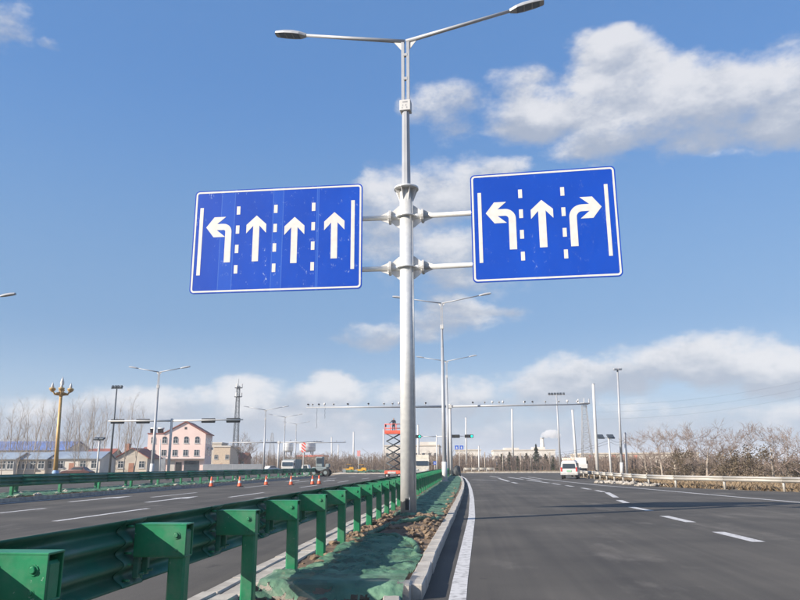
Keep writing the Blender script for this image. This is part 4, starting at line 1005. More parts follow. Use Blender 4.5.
# ---------------------------------------------------------------- vehicles
def wheels(t, spots, r, w=.2):
    for x_, y_ in spots:
        a = MB().tube([(x_ - w / 2, y_, r), (x_ + w / 2, y_, r)], r, 18).build('wheel', tyre, t); MB().tube([(x_ - w / 2 - .01, y_, r), (x_ + w / 2 + .01, y_, r)], r * .58, 14).build('rim', galv, a)
def loft(secs, mi=0):
    """rings of equal length -> closed body"""
    n = len(secs[0]); vs = [p for s_ in secs for p in s_]
    fs = [(i * n + k, i * n + (k + 1) % n, (i + 1) * n + (k + 1) % n, (i + 1) * n + k) for i in range(len(secs) - 1) for k in range(n)]
    fs += [tuple(reversed(range(n))), tuple(range(len(vs) - n, len(vs)))]
    return MB().add(vs, fs, mi)
def van(loc, rz, label, marks_=True):
    t = thing('van', loc, label, 'van', None, rz); W = 1.72
    def ring(y, zt, wt, zb=.38, sh=.98):         # cross-section at length y, rear is y = 0
        h = W / 2; return [(-h + .06, y, zb), (-h, y, zb + .25), (-h, y, sh), (-wt, y, zt - .12), (-wt + .14, y, zt), (wt - .14, y, zt), (wt, y, zt - .12), (h, y, sh), (h, y, zb + .25), (h - .06, y, zb)]
    loft([ring(0, 1.76, .70), ring(.08, 1.86, .72), ring(.9, 1.92, .73), ring(2.4, 1.92, .73), ring(3.0, 1.8, .70), ring(3.7, 1.12, .72, sh=.94), ring(3.95, .98, .72, sh=.9)]).build('body', carpaint, t)
    win = MB().prism([(-.66, 1.08), (.66, 1.08), (.60, 1.55), (-.60, 1.55)], 'y', -.03, .06).build('rear_window', glassm, t)
    MB().box((0, -.045, .55), (1.74, .12, .22)).build('bumper', mat('bumper_grey', (.42, .42, .41)), t)
    pl = MB().box((0, -.03, .82), (.46, .05, .15)).build('number_plate', mat('plate_green', (.25, .45, .3)), t)
    for s_ in (-1, 1):
        MB().bbox((s_ * .76, -.01, .98), (.14, .08, .42), .02).build('tail_light', red, t)
        MB().prism([(.5, 1.02), (2.9, 1.02), (2.55, 1.62), (.55, 1.62)], 'x', s_ * .82 - .03, s_ * .82 + .03).build('side_window', glassm, t)
        MB().bbox((s_ * .97, 2.95, 1.08), (.18, .1, .2), .03).build('mirror', carpaint, t)
    wheels(t, [(-.74, .75), (.74, .75), (-.74, 3.2), (.74, 3.2)], .31)
    if marks_:
        sg = MB().bbox((0, .2, 2.02), (1.3, .16, .26), .03).build('roof_board', mat('board_cream', (.80, .70, .60)), t)
        for k in range(5):                       # five blurred red characters
            m_ = MB(); cx = -.48 + .24 * k
            for a, b, c, d in ((0, .07, .16, .025), (0, 0, .18, .025), (-.05, .0, .025, .16), (.05, -.03, .025, .13), (0, -.07, .15, .025))[: 4 + k % 2]: m_.box((cx + a, .115, 2.02 + b), (c, .01, d))
            m_.build('lettering', mat('letter_red', (.75, .2, .12)), sg)
    return t
vp = G(569.5, 479.2)
van((vp.x, vp.y, 0), R(-12), 'white van seen from behind on the right carriageway')
def box_truck(loc, rz, label, boxc, cabc, face, L_=4.2, boxh=1.9):
    t = thing('truck', loc, label, 'truck', None, rz); s_ = face   # face=-1: cab towards the camera
    MB().bbox((0, s_ * -.3, 1.0 + boxh / 2), (2.1, L_, boxh), .04).build('cargo_box', boxc, t)
    cab = MB().prism([(s_ * (L_ / 2 - .2), .55), (s_ * (L_ / 2 + 1.3), .55), (s_ * (L_ / 2 + 1.35), 1.25), (s_ * (L_ / 2 + 1.1), 2.25), (s_ * (L_ / 2 - .2), 2.35)], 'x', -.98, .98).build('cab', cabc, t)
    f = s_ * (L_ / 2 + 1.24); MB().box((0, f + s_ * .02, 1.72), (1.66, .2, .62), rx=s_ * R(14)).build('windscreen', glassm, cab)
    for k in (-1, 1): MB().bbox((k * .74, s_ * (L_ / 2 + 1.36), .86), (.34, .08, .2), .02).build('headlight', galv, cab); MB().bbox((k * 1.12, s_ * (L_ / 2 + 1.1), 1.7), (.16, .1, .42), .03).build('mirror', black, cab)
    MB().box((0, s_ * (L_ / 2 + 1.36), .58), (1.96, .14, .26)).build('bumper', mat('bumper_grey', (.42, .42, .41)), cab)
    MB().box((0, 0, .8), (.9, L_ + 1, .25)).build('chassis', black, t)
    wheels(t, [(k * .86, s_ * y_) for k in (-1, 1) for y_ in (-L_ / 2 + .4, L_ / 2 + .5)], .42, .28)
    return t
box_truck((X(579.5, 92), 92.5, 0), R(-8), 'small white truck mostly hidden right of the white van', carpaint, carpaint, 1, 3.2, 0.55)
box_truck((X(292, 118), 118, 0), R(2), 'white dump truck with dark windscreen behind the cones', machg, carpaint, -1, 5.0, 1.5)
box_truck((X(421.5, 104), 104, 0), R(5), 'pale truck partly hidden behind the right side of the sign pole', mat('truck_cream', (.62, .58, .5)), mat('truck_cream', (.62, .58, .5)), -1, 3.5, 1.9)
def sedan(loc, rz, label, m):
    t = thing('car', loc, label, 'car', None, rz)
    def ring(x_, zt, wt, zs): h = .86; return [(x_, -h + .05, .3), (x_, -h, .5), (x_, -h, zs), (x_, -wt, zt), (x_, wt, zt), (x_, h, zs), (x_, h, .5), (x_, h - .05, .3)]
    loft([ring(-2.2, .78, .7, .7), ring(-1.5, 1.0, .76, .86), ring(-1.0, 1.42, .62, .9), ring(.3, 1.46, .62, .9), ring(1.1, .98, .74, .86), ring(2.1, .82, .7, .72), ring(2.25, .6, .68, .55)]).build('body', m, t)
    for s_ in (-1, 1):
        MB().prism([(-1.25, .93), (.85, .93), (.28, 1.36), (-.95, 1.36)], 'y', s_ * .75 - .04, s_ * .75 + .04).build('side_window', glassm, t)
    for x_ in (-1.35, 1.35):
        for y_ in (-.78, .78):
            a = MB().tube([(x_, y_ - .1, .31), (x_, y_ + .1, .31)], .31, 16).build('wheel', tyre, t); MB().tube([(x_, y_ - .11, .31), (x_, y_ + .11, .31)], .19, 12).build('rim', galv, a)
sedan((X(78, 100), 100, 0), R(180), 'dark red car parked by the low houses behind the left guardrail', cardark)
sedan((X(271.5, 150), 150, 0), R(60), 'small white car left of the dump truck', carpaint)
# wheel loader
x = X(320, 98); t = thing('wheel_loader', (x, 98, 0), 'grey-green wheel loader standing right of the cones', 'loader')
MB().bbox((.35, 0, 1.0), (1.5, 1.6, .55), .08).build('body', machg, t); cb = MB().bbox((0, 0, 1.95), (.95, 1.2, 1.4), .08).build('cab', machg, t)
MB().box((0, -.61, 2.1), (.75, .04, .75)).build('windscreen', glassm, cb); MB().box((-.48, 0, 2.1), (.04, .9, .75)).build('side_window', glassm, cb)
MB().prism([(-2.2, .1), (-1.6, .1), (-1.2, .5), (-1.35, .9), (-1.75, .5), (-2.2, .3)], 'y', -.95, .95).build('bucket', machg, t)
for yy in (-.5, .5): MB().tube([(0, yy, 1.1), (-.9, yy, 1.2), (-1.4, yy, .6)], .09, 6).build('lift_arm', machg, t)
for xx in (-.65, .95):
    for yy in (-.75, .75):
        a = MB().tube([(xx, yy - .18, .52), (xx, yy + .18, .52)], .52, 16).build('wheel', tyre, t); MB().tube([(xx, yy - .19, .52), (xx, yy + .19, .52)], .25, 12).build('rim', machg, a)
MB().bbox((1.1, 0, 1.45), (.5, 1.0, .5), .06).build('engine_cover', machg, t)
MB().tube([(.75, .3, 1.3), (.75, .3, 2.2)], .05, 8).build('exhaust', black, t)
# white pickup beside the loader
x = X(309.5, 104); t = thing('pickup', (x, 104, 0), 'small pale pickup between the striped board and the loader', 'pickup', rz=R(0))
MB().prism([(-1.1, .45), (1.3, .45), (1.3, .95), (.1, .95), (-.1, 1.6), (-.9, 1.6), (-1.1, .95)], 'y', -.75, .75).build('body', carpaint, t)
MB().prism([(-.85, 1.0), (-.15, 1.0), (-.25, 1.5), (-.85, 1.5)], 'y', -.78, .78).build('side_window', glassm, t)
for xx in (-.7, .85):
    for yy in (-.68, .68): a = MB().tube([(xx, yy - .1, .33), (xx, yy + .1, .33)], .33, 14).build('wheel', tyre, t); MB().tube([(xx, yy - .11, .33), (xx, yy + .11, .33)], .18, 12).build('rim', galv, a)
def roller(px, Y, label, sc=1.0):
    t = thing('road_roller', (X(px, Y), Y, 0), label, 'road roller', 'yellow machines by the far island'); t.scale = (sc,) * 3
    MB().tube([(-.95, -.6, .45), (-.95, .6, .45)], .45, 18).build('drum', machg, t); MB().tube([(.85, -.6, .4), (.85, .6, .4)], .4, 16).build('rear_wheel', tyre, t)
    MB().prism([(-1.3, .6), (-1.2, .95), (.2, 1.0), (.3, 1.35), (1.3, 1.3), (1.35, .65)], 'y', -.5, .5).build('body', yellow, t)
    for xx in (-.25, .55):
        for yy in (-.45, .45): MB().tube([(xx, yy, .95), (xx, yy, 1.95)], .035, 6).build('canopy_post', black, t)
    MB().bbox((.15, 0, 1.98), (1.2, 1.1, .08), .02).build('canopy', yellow, t); MB().bbox((.3, 0, 1.25), (.4, .5, .35), .05).build('seat', black, t)
roller(348.5, 150, 'dark and yellow roller in front of the brown thicket', .85)
roller(360.5, 128, 'bright yellow road roller at the foot of the smaller striped board', .8)
# tarpaulin bundle next to the gantry foot
def lump(name, c, d, m, label, cat, seed=0):
    bm = bmesh.new(); bmesh.ops.create_icosphere(bm, subdivisions=3, radius=1)
    for v in bm.verts:
        k = 1 + .22 * fbm(v.co.x * 1.6 + seed, v.co.y * 1.6, v.co.z * 1.6); v.co = Vector((v.co.x * d[0] * k, v.co.y * d[1] * k, max(v.co.z, -.25) * d[2] * k))
    me = bpy.data.meshes.new(name); bm.to_mesh(me); bm.free(); me.materials.append(m)
    for p in me.polygons: p.use_smooth = True
    return tag(link(name, me, None, c), label, cat)
lump('tarpaulin_bundle', (X(457, 92), 92, .3), (.55, .8, 1.1), tarp, 'dark tarpaulin bundle at the foot of the gantry pole', 'bundle')

# ---------------------------------------------------------------- buildings
def window(mb_wall, t, x, z, w, h, y, arched=False, face='y', frame=whitep):
    """frame proud of the wall, recessed dark pane, mullions and sill"""
    def pt(a, b, c): return (a, b, c) if face == 'y' else (b, a, c)
    def bx(c, d): return MB().box(pt(*c), d if face == 'y' else (d[1], d[0], d[2]))
    wn = bx((x, y - .02, z), (w, .05, h)); 
    if arched:
        poly = [(x + w / 2 * math.cos(R(a)), z + h / 2 + w / 2 * .8 * math.sin(R(a))) for a in range(0, 181, 20)]
        if face == 'y': wn.prism(poly, 'y', y - .045, y + .005)
    o = wn.build('window', glassm, t)
    f = MB()
    for a, b, c, d in ((x - w / 2, z, .09, h), (x + w / 2, z, .09, h), (x, z, .07, h), (x, z - h / 2, w + .1, .09), (x, z + h * .18, w, .07)):
        q = bx((a, y - .05, b), (c, .05, d)); f.add(q.v, q.f)
    f.build('frame', frame, o); q = bx((x, y - .07, z - h / 2 - .1), (w + .3, .12, .1)); q.build('sill', frame, o)
def gable_roof(t, x0, x1, y0, y1, ze, zr, m, over=.35, along='x', name='roof', th=.14):
    if along == 'x':
        c = (y0 + y1) / 2; P_ = [(y0 - over, ze - over * .4), (c, zr), (y1 + over, ze - over * .4), (y1 + over, ze - over * .4 + th), (c, zr + th), (y0 - over, ze - over * .4 + th)]
        return MB().prism(P_, 'x', x0 - over, x1 + over).build(name, m, t)
    c = (x0 + x1) / 2; P_ = [(x0 - over, ze - over * .4), (c, zr), (x1 + over, ze - over * .4), (x1 + over, ze - over * .4 + th), (c, zr + th), (x0 - over, ze - over * .4 + th)]
    return MB().prism(P_, 'y', y0 - over, y1 + over).build(name, m, t)
def pink_house():
    Y = 180.0; x0, x1 = X(147.5, Y), X(202.5, Y); W = x1 - x0; ze = Z(175, 434, Y); zr = Z(183, 422.3, Y); dp = 11.0
    t = thing('pink_house', ((x0 + x1) / 2, Y, 0), 'three-storey pink house with arched windows and gabled front', 'house', rz=R(11)); h = W / 2; g0 = -h + W * .27; gc = (g0 + h) / 2 + .1
    MB().prism([(-h, 0), (h, 0), (h, ze), (gc, zr), (g0, ze), (-h, ze)], 'y', 0, dp).build('wall', pinkw, t)
    rf = MB().prism([(g0 - .3, ze - .05), (gc, zr + .1), (h + .45, ze - .12), (h + .45, ze + .12), (gc, zr + .36), (g0 - .3, ze + .2)], 'y', -.3, dp + .3).build('roof', redroof, t)
    MB().box(((-h + g0) / 2 - .1, dp / 2, ze + .12), (g0 + h + .2, dp + .3, .26)).build('parapet', redroof, t)
    fh = ze / 3; xs = [-h + W * f for f in (.10, .29, .48, .665, .855)]
    for x_ in xs:
        window(None, t, x_, fh * 2.47, 1.15, 1.25, 0, True); window(None, t, x_, fh * 1.5, 1.2, 1.5, 0)
    MB().box((gc, -.03, zr - 1.5), (.55, .06, .55)).build('vent', black, t)
    MB().box((0, -.5, fh + .1), (W + .3, 1.1, .2)).build('canopy', greyw, t)
    for x_, w_, m_ in ((-h + W * .20, W * .26, greyw), (-h + W * .43, W * .13, whitew), (-h + W * .78, W * .26, glassm)):
        MB().box((x_, -.04, fh * .45), (w_, .08, fh * .86)).build('shopfront', m_, t)
    dr = MB().box((-h + W * .56, -.05, fh * .4), (1.5, .1, fh * .72)).build('door', black, t)
    for yy in (1.8, 4.4, 7, 9.4):
        for z_ in (fh * 2.45, fh * 1.5): MB().box((h + .01, yy, z_), (.05, 1.2, 1.4)).build('side_window', glassm, t)
    for yy in (3.5, 9.5): MB().bbox((h + .3, yy, fh * 1.9), (.5, .9, .7), .05).build('air_conditioner', whitep, t)
    for k in range(2):                               # solar water heaters on the flat part
        x_ = -h + 1.0 + 1.9 * k; s_ = MB().box((x_, .8, ze + .85), (1.5, .08, 1.3), rx=R(40)).build('solar_heater', dark, t); MB().tube([(x_ - .8, 1.25, ze + 1.45), (x_ + .8, 1.25, ze + 1.45)], .24, 12).build('tank', whitep, s_)
pink_house()
def house(px0, px1, Y, ye, yr, wall, roof, label, dp=8.0, along='x', nwin=3, name='house', doors=1, winz=.58, turn=7):
    x0, x1 = X(px0, Y), X(px1, Y); c = (x0 + x1) / 2; h = (x1 - x0) / 2; ze, zr = Z((px0 + px1) / 2, ye, Y), Z((px0 + px1) / 2, yr, Y)
    t = thing(name, (c, Y, 0), label, 'house' if name == 'house' else 'building', rz=R(turn))
    if along == 'x': MB().prism([(0, 0), (dp, 0), (dp, ze), (dp / 2, zr), (0, ze)], 'x', -h, h).build('wall', wall, t); gable_roof(t, -h, h, 0, dp, ze + .03, zr + .03, roof)
    elif along == 'y': MB().prism([(-h, 0), (h, 0), (h, ze), (0, zr), (-h, ze)], 'y', 0, dp).build('wall', wall, t); gable_roof(t, -h, h, 0, dp, ze + .03, zr + .03, roof, along='y')
    else: MB().box((0, dp / 2, ze / 2), (2 * h, dp, ze)).build('wall', wall, t); MB().box((0, dp / 2, ze + .2), (2 * h + .4, dp + .4, .4)).build('roof', roof, t)
    for k in range(nwin):
        x_ = -h + 2 * h * (k + .5) / nwin
        if doors and k == nwin // 2 and nwin > 2: MB().box((x_, -.03, 1.05), (1.0, .06, 2.1)).build('door', brick, t)
        else: window(None, t, x_, ze * winz, 1.1, min(1.3, ze * .5), 0)
    return t
house(-8, 13, 122, 459, 453, whitew, fadedroof, 'low white house with faded blue roof at the left edge', 7, nwin=3, doors=0, winz=.62)
house(13.5, 44, 124, 459, 453, cream, fadedroof, 'low cream house with grey-blue roof left of the golden lamp', 7, nwin=4, doors=0, winz=.62)
house(45, 98, 126, 458.5, 452, whitew, fadedroof, 'long low white house with grey-blue roof behind the parked car', 7, nwin=5, winz=.62)
t = house(-40, 60, 165, 450, 441, mat('shed_grey', (.42, .44, .47), .6), blueroof, 'big grey shed with a bright blue roof edge at far left', 16, nwin=4, doors=0, name='shed')
house(84, 108, 150, 456, 449, cream, redroof, 'tile-roofed house behind the dark floodlight mast', 8, nwin=2)
t = house(116, 146, 140, 458, 448.5, cream, redroof, 'cream gabled house with dark red roof left of the pink house', 9, 'y', nwin=3)
MB().box((-2.4, 4, Z(120, 443, 140) / 2), (.9, .9, Z(120, 443, 140))).build('chimney', brick, t)
house(140, 149, 230, 452, 447, brick, redroof, 'small brick house peeping out left of the pink house', 9, nwin=1)
house(213, 229, 215, 447, 446, mat('tan_wall', (.52, .42, .32)), whitew, 'tan two-storey house right of the pink house', 14, 'flat', nwin=3)
house(203, 220, 235, 443.5, 443, cream, whitew, 'pale flat-roofed house just behind the pink house', 10, 'flat', nwin=2)
house(229, 246, 240, 458, 453, brick, redroof, 'low red-roofed house under the bare tree', 8, nwin=2)
# grey sheet fence
def fence(px0, px1, Y, ztop, m, label, step=2.2):
    x0, x1 = X(px0, Y), X(px1, Y); t = thing('fence', (x0, Y, 0), label, 'fence'); n = max(2, int((x1 - x0) / step)); w = (x1 - x0) / n
    me = MB().box((w / 2, 0, ztop / 2), (w - .06, .05, ztop)).mesh('panel', m); po = MB().box((0, .04, ztop / 2 + .05), (.1, .1, ztop + .1)).mesh('post', greyp)
    for k in range(n): link('panel', me, t, (k * w, 0, 0)); link('post', po, t, (k * w, 0, 0))
fence(146, 165, 172, 3.6, steelfence, 'grey metal fence in front of the pink house on its left')
fence(203, 262, 178, 1.9, steelfence, 'grey metal fence running right from the pink house')
# grey tanks behind the truck
for i, (pa, pb) in enumerate(((282.5, 292.5), (299, 315))):
    Y = 320.0; x0, x1 = X(pa, Y), X(pb, Y); zt, zl = Z(pa, 442.5, Y), Z(pa, 451, Y); t = thing('storage_tank', ((x0 + x1) / 2, Y, 0), ('narrower' if i == 0 else 'wider') + ' grey tank on legs behind the distant gantry', 'tank')
    r_ = (x1 - x0) / 2; MB().lathe([(0, zl - .6), (r_ * .9, zl - .2), (r_, zl), (r_, zt - .6), (r_ * .92, zt), (0, zt + .3)], 20).build('vessel', mat('tank_grey', (.52, .55, .57), .6), t)
    for k in range(3): MB().lathe([(r_ + .02, zl + (zt - zl) * (k + .5) / 3 - .12), (r_ + .1, zl + (zt - zl) * (k + .5) / 3), (r_ + .02, zl + (zt - zl) * (k + .5) / 3 + .12)], 20).build('hoop', galv, t)
    for k in range(4): a = R(45 + 90 * k); MB().tube([(r_ * .8 * math.cos(a), r_ * .8 * math.sin(a), 0), (r_ * .8 * math.cos(a), r_ * .8 * math.sin(a), zl)], .3, 8).build('leg', greyp, t)
x0, x1 = X(297, 300), X(323, 300); t = thing('long_shed', ((x0 + x1) / 2, 300, 0), 'white shed with a thin red roof under the grey tanks', 'building')
MB().box((0, 5, Z(310, 457, 300) / 2), (x1 - x0, 10, Z(310, 457, 300))).build('wall', whitew, t); MB().box((0, 5, Z(310, 456, 300)), (x1 - x0 + 1, 11, .8)).build('roof', mat('shed_red', (.6, .14, .1)), t)
for k in range(4): MB().box(((k - 1.5) * (x1 - x0) / 4, -.05, 2), (1.4, .1, 1.4)).build('window', glassm, t)

def factory(px0, px1, Y, ytop, label, wall=whitew, dp=30, nwin=8, band=None, stepped=None, winy=.6):
    x0, x1 = X(px0, Y), X(px1, Y); c = (x0 + x1) / 2; h = (x1 - x0) / 2; zt = Z((px0 + px1) / 2, ytop, Y); t = thing('factory', (c, Y, 0), label, 'factory')
    MB().box((0, dp / 2, zt / 2), (2 * h, dp, zt)).build('wall', wall, t); MB().box((0, dp / 2, zt + .25), (2 * h + .6, dp + .6, .5)).build('roof', cream, t)
    if band: MB().box((0, -.12, zt * .18), (2 * h, .2, zt * .3)).build('blue_band', blueroof, t)
    for k in range(nwin): MB().box((-h + 2 * h * (k + .5) / nwin, -.05, zt * winy), (2 * h / nwin * .45, .12, zt * .16)).build('window', glassm, t)
    for f, w_, hh_ in (stepped or []): MB().box((-h + 2 * h * f, 8, zt + hh_ / 2 + .4), (2 * h * w_, 10, hh_)).build('roof_house', wall, t)
    return t
factory(384, 439, 330, 446, 'white office block half hidden behind the sign pole', nwin=9, stepped=[(.8, .3, 1.5)])
factory(456, 481, 340, 450.5, 'white block beneath the green traffic light', nwin=5)
fx = factory(494, 556, 400, 450.5, 'long white factory with blue base behind the pines', nwin=10, band=True, stepped=[(.3, .25, 1.2), (.75, .2, 1.5)])
factory(583, 700, 280, 454, 'cream warehouse with red characters on its wall at right', cream, nwin=12, winy=.3)
# red characters on the warehouse
Yw = 280 - .2
for i, p in enumerate((592, 614.5, 624, 636.5)):
    m_ = MB(); cx, cz = X(p, Yw), Z(p, 457.0, Yw); cx -= (X(583, 280) + X(700, 280)) / 2
    for a, b, c, d in ((0, .5, 1.5, .22), (0, 0, 1.3, .2), (0, -.55, 1.6, .22), (-.35, 0, .2, 1.3), (.35, -.1, .2, 1.1))[: 4 + i % 2]: m_.box((cx + a, -.12, cz + b), (c, .1, d))
    m_.build('lettering', mat('letter_red', (.75, .2, .12)), [o for o in COL.objects if o.get('label', '').startswith('cream warehouse')][0])
# chimney and smoke
Y = 420.0; x = X(543.5, Y); zt = Z(543.5, 437.5, Y); t = thing('chimney', (x, Y, 0), 'white factory chimney trailing smoke', 'chimney')
MB().tube([(0, 0, 0), (0, 0, zt)], [1.5, 1.0], 14).build('stack', whitew, t); MB().tube([(0, 0, zt - .6), (0, 0, zt + .1)], 1.2, 14).build('rim', greyp, t)
sm = bpy.data.materials.new('smoke'); sm.use_nodes = True; nt = sm.node_tree; nt.nodes.remove(nt.nodes['Principled BSDF'])
pv = nt.nodes.new('ShaderNodeVolumePrincipled'); pv.inputs['Color'].default_value = (.95, .94, .93, 1); pv.inputs['Density'].default_value = .3; nt.links.new(pv.outputs[0], nt.nodes['Material Output'].inputs['Volume'])
bm = bmesh.new()
for k in range(9):
    f = k / 8; r_ = 1.0 + 1.5 * math.sin(f * 2.6); bmesh.ops.create_icosphere(bm, subdivisions=2, radius=r_, matrix=Matrix.Translation((f * 9.5, 0, 1.0 + 1.1 * math.sin(f * 3) + .5 * math.sin(k * 2.3))))
for v in bm.verts: v.co *= 1 + .08 * fbm(v.co.x, v.co.y, v.co.z)
me = bpy.data.meshes.new('smoke_plume'); bm.to_mesh(me); bm.free(); me.materials.append(sm); o = link('smoke_plume', me, None, (x, Y, zt)); o['kind'] = 'stuff'
rm = o.modifiers.new('remesh', 'REMESH'); rm.mode = 'VOXEL'; rm.voxel_size = .3

# ---------------------------------------------------------------- trees
def bare_tree(seed, H_, trunk_r, spread, up, n1, levels=3, trunk_frac=1.0, first=.25, n=5, rad=1.0, bark_=bark, twig_=twig, kids=6):
    rnd = random.Random(seed); tr = MB(); cr = MB()
    lean = Vector((rnd.uniform(-.05, .05), rnd.uniform(-.05, .05), 1)); pts = []; k_ = 9
    p = Vector((0, 0, -.2)); d = lean.normalized(); Lt = H_ * trunk_frac
    for i in range(k_ + 1):
        pts.append(p.copy()); d = (d + Vector((rnd.uniform(-.06, .06), rnd.uniform(-.06, .06), .03))).normalized(); p = p + d * Lt / k_
    rs = [trunk_r * (1 - .85 * i / k_) for i in range(k_ + 1)]; tr.tube(pts, rs, 7)
    def grow(p, d, L_, r, lv):
        q = [p]; dd = d.copy(); c = p.copy(); m_ = 4
        for i in range(m_):
            dd = (dd + Vector((rnd.uniform(-.16, .16), rnd.uniform(-.16, .16), rnd.uniform(-.08, .16) + up * .08))).normalized(); c = c + dd * L_ / m_; q.append(c)
        cr.tube(q, [r * (1 - .75 * i / m_) for i in range(m_ + 1)], 4 if lv < 2 else 3, cap=False)
        if lv >= levels: return
        for j in range(kids):
            f = rnd.uniform(.2, 1.0); i = min(m_ - 1, int(f * m_)); b = q[i].lerp(q[i + 1], f * m_ - i)
            s_ = dd.orthogonal(); s_ = Matrix.Rotation(rnd.uniform(0, 6.283), 3, dd) @ s_
            nd = (dd * rnd.uniform(.55, 1.0) + s_ * rnd.uniform(.45, .9) + Vector((0, 0, up * .35))).normalized()
            grow(b, nd, L_ * rnd.uniform(.4, .68), max(r * .5, .008 * rad), lv + 1)
    for j in range(n1):
        f = first + (1 - first) * (j + rnd.random()) / n1; f = min(f, .99); i = min(k_ - 1, int(f * k_)); b = pts[i].lerp(pts[i + 1], f * k_ - i)
        a = j * 2.4 + rnd.uniform(-.5, .5); nd = Vector((math.cos(a) * spread, math.sin(a) * spread, up)).normalized()
        grow(b, nd, H_ * rnd.uniform(.24, .36) * (1.15 - .65 * f if trunk_frac > .8 else 1.25), max(rs[i] * .5, .02), 1)
    k = H_ / max(v[2] for v in cr.v + tr.v); cr.v = [(x, y, z * k) for x, y, z in cr.v]; tr.v = [(x, y, z * k) for x, y, z in tr.v]
    return tr.mesh('trunk', bark_), cr.mesh('crown', twig_)
def plant(protos, name, px, Y, ytop, H0, label, cat, group, rz=None, wide=1.0):
    tm, cm = random.choice(protos); x = X(px, Y); sc = Z(px, ytop, Y) / H0
    t = thing(name, (x, Y, 0), label, cat, group, rz if rz is not None else random.uniform(0, 6.28)); t.scale = (sc * wide, sc * wide, sc)
    link('trunk', tm, t); link('crown', cm, t); return t
POP = [bare_tree(s_, 15, .15, .42, 1.0, 15, 3, 1.0, .2, kids=4, rad=1.1, bark_=barkp, twig_=barkp) for s_ in (1, 2, 3, 4)]
rnd = random.Random(5)
pops = [(-4, 401), (3, 412), (8, 398), (14, 392), (20, 408), (25, 399), (30, 391), (36, 409), (42, 393), (47, 402), (53, 411), (63, 399), (68, 393), (73, 404), (77, 391), (82, 399), (86, 395), (92, 389), (98, 403), (103, 395), (117, 396), (124, 405), (129, 391), (134, 401)]
for i, (p, yt) in enumerate(sorted(pops)):
    plant(POP, 'bare_poplar', p, rnd.uniform(128, 160) if p > 100 else rnd.uniform(132, 158), yt, 15, 'tall bare poplar behind the low houses, %s from the left' % ORD[i], 'tree', 'bare poplars at left', wide=.8)
for i, (p, yt) in enumerate(((2, 452), (17, 450), (24, 447), (35, 451), (52, 449), (74, 446), (79, 447), (87, 452))):
    plant(POP, 'bare_sapling', p, 117, yt - 12, 15, 'slim pale sapling in front of the low houses, %s from the left' % ORD[i], 'tree', 'saplings before the low houses', wide=1.3)
RND = [bare_tree(s_, 9, .26, .85, .75, 10, 4, .62, .3, kids=5, rad=2.2) for s_ in (11, 12, 13)]
plant(RND, 'bare_tree', 241, 190, 429, 9, 'large round bare tree right of the pink house', 'tree', None)
plant(RND, 'bare_tree', 258, 215, 449, 9, 'small bare tree right of the large round one', 'tree', None)
plant(RND, 'bare_tree', 224, 260, 450, 9, 'small bare tree behind the tan house', 'tree', None)
# right-hand trees behind the guardrail
SPR = [bare_tree(s_, 6, .14, 1.15, .55, 9, 4, .6, .16, kids=4, rad=1.7, bark_=barkp, twig_=mat('tree_twigs', (.29, .23, .195), .9, 0, .2, 2, col2=(.20, .155, .135))) for s_ in (21, 22, 23, 24)]
rt = [(647, 82, 430), (662, 76, 424), (676, 70, 421), (693, 78, 422), (706, 68, 419), (724, 74, 423), (738, 66, 420), (772, 64, 419), (788, 70, 421), (806, 64, 420)]
for i, (p, Y, yt) in enumerate(rt):
    plant(SPR, 'bare_tree', p, Y, yt, 6, 'spreading bare tree behind the right guardrail, %s from the left' % ORD[i], 'tree', 'bare trees behind the right guardrail', wide=1.15)
def leafy(seed, shape, N_, size):
    rnd = random.Random(seed); mb = MB()
    cl = [(Vector((rnd.gauss(0, .42), rnd.gauss(0, .42), rnd.uniform(.12, .95))), rnd.uniform(.16, .34)) for _ in range(16)]
    for _ in range(N_):
        if shape == 'cone':
            z = rnd.random() ** 1.4; r_ = (1 - z) * .5 * (0.72 + .28 * math.sin(z * 34)) * math.sqrt(rnd.random()); a = rnd.uniform(0, 6.283); c = Vector((r_ * math.cos(a), r_ * math.sin(a), z * .93 + .06))
        else:
            b, rr = rnd.choice(cl); v = Vector((rnd.gauss(0, 1), rnd.gauss(0, 1), rnd.gauss(0, 1))).normalized() * rr * rnd.random() ** .4; c = b + v; c.z = max(c.z, .03)
        u = Vector((rnd.gauss(0, 1), rnd.gauss(0, 1), rnd.gauss(0, .6))).normalized(); w = u.orthogonal().normalized(); s_ = size * rnd.uniform(.5, 1.3)
        mb.add([c - u * s_, c + w * s_ * .5, c + u * s_, c - w * s_ * .35], [(0, 1, 2, 3)])
    st = MB().tube([(0, 0, -.05), (0, 0, .5)], [.03, .015], 6)
    return st.mesh('trunk', bark), mb.mesh('crown', olive if shape != 'cone' else pine)
CON = [leafy(s_, 'cone', 1700, .045) for s_ in (31, 32, 33)]
BUS = [leafy(s_, 'bush', 1600, .042) for s_ in (41, 42, 43)]
for i, (p, Y, yt) in enumerate(((502, 185, 454), (510, 190, 452), (518, 180, 456), (527, 188, 453), (537, 186, 444), (546, 190, 454), (554, 182, 457), (499, 200, 457))[:7]):
    plant(CON, 'pine_tree', p, Y, yt, 1, 'dark pine in front of the long factory, %s from the left' % ORD[i], 'tree', 'dark pines before the factory', wide=1.2 if p != 537 else .7)
bs = sorted([(638, 76, 467, 1.2), (668, 80, 460, 1.2), (684, 66, 450, .8), (701, 74, 455, .9), (720, 70, 459, .9), (735, 66, 452, .8), (752, 64, 449, .85), (775, 70, 463, 1.1), (797, 66, 461, 1.0)])
for i, (p, Y, yt, w_) in enumerate(bs):
    plant(BUS, 'olive_shrub', p, Y, yt, 1, 'dark olive shrub beneath the bare trees on the right, %s from the left' % ORD[i], 'shrub', 'olive shrubs behind the right guardrail', wide=w_)
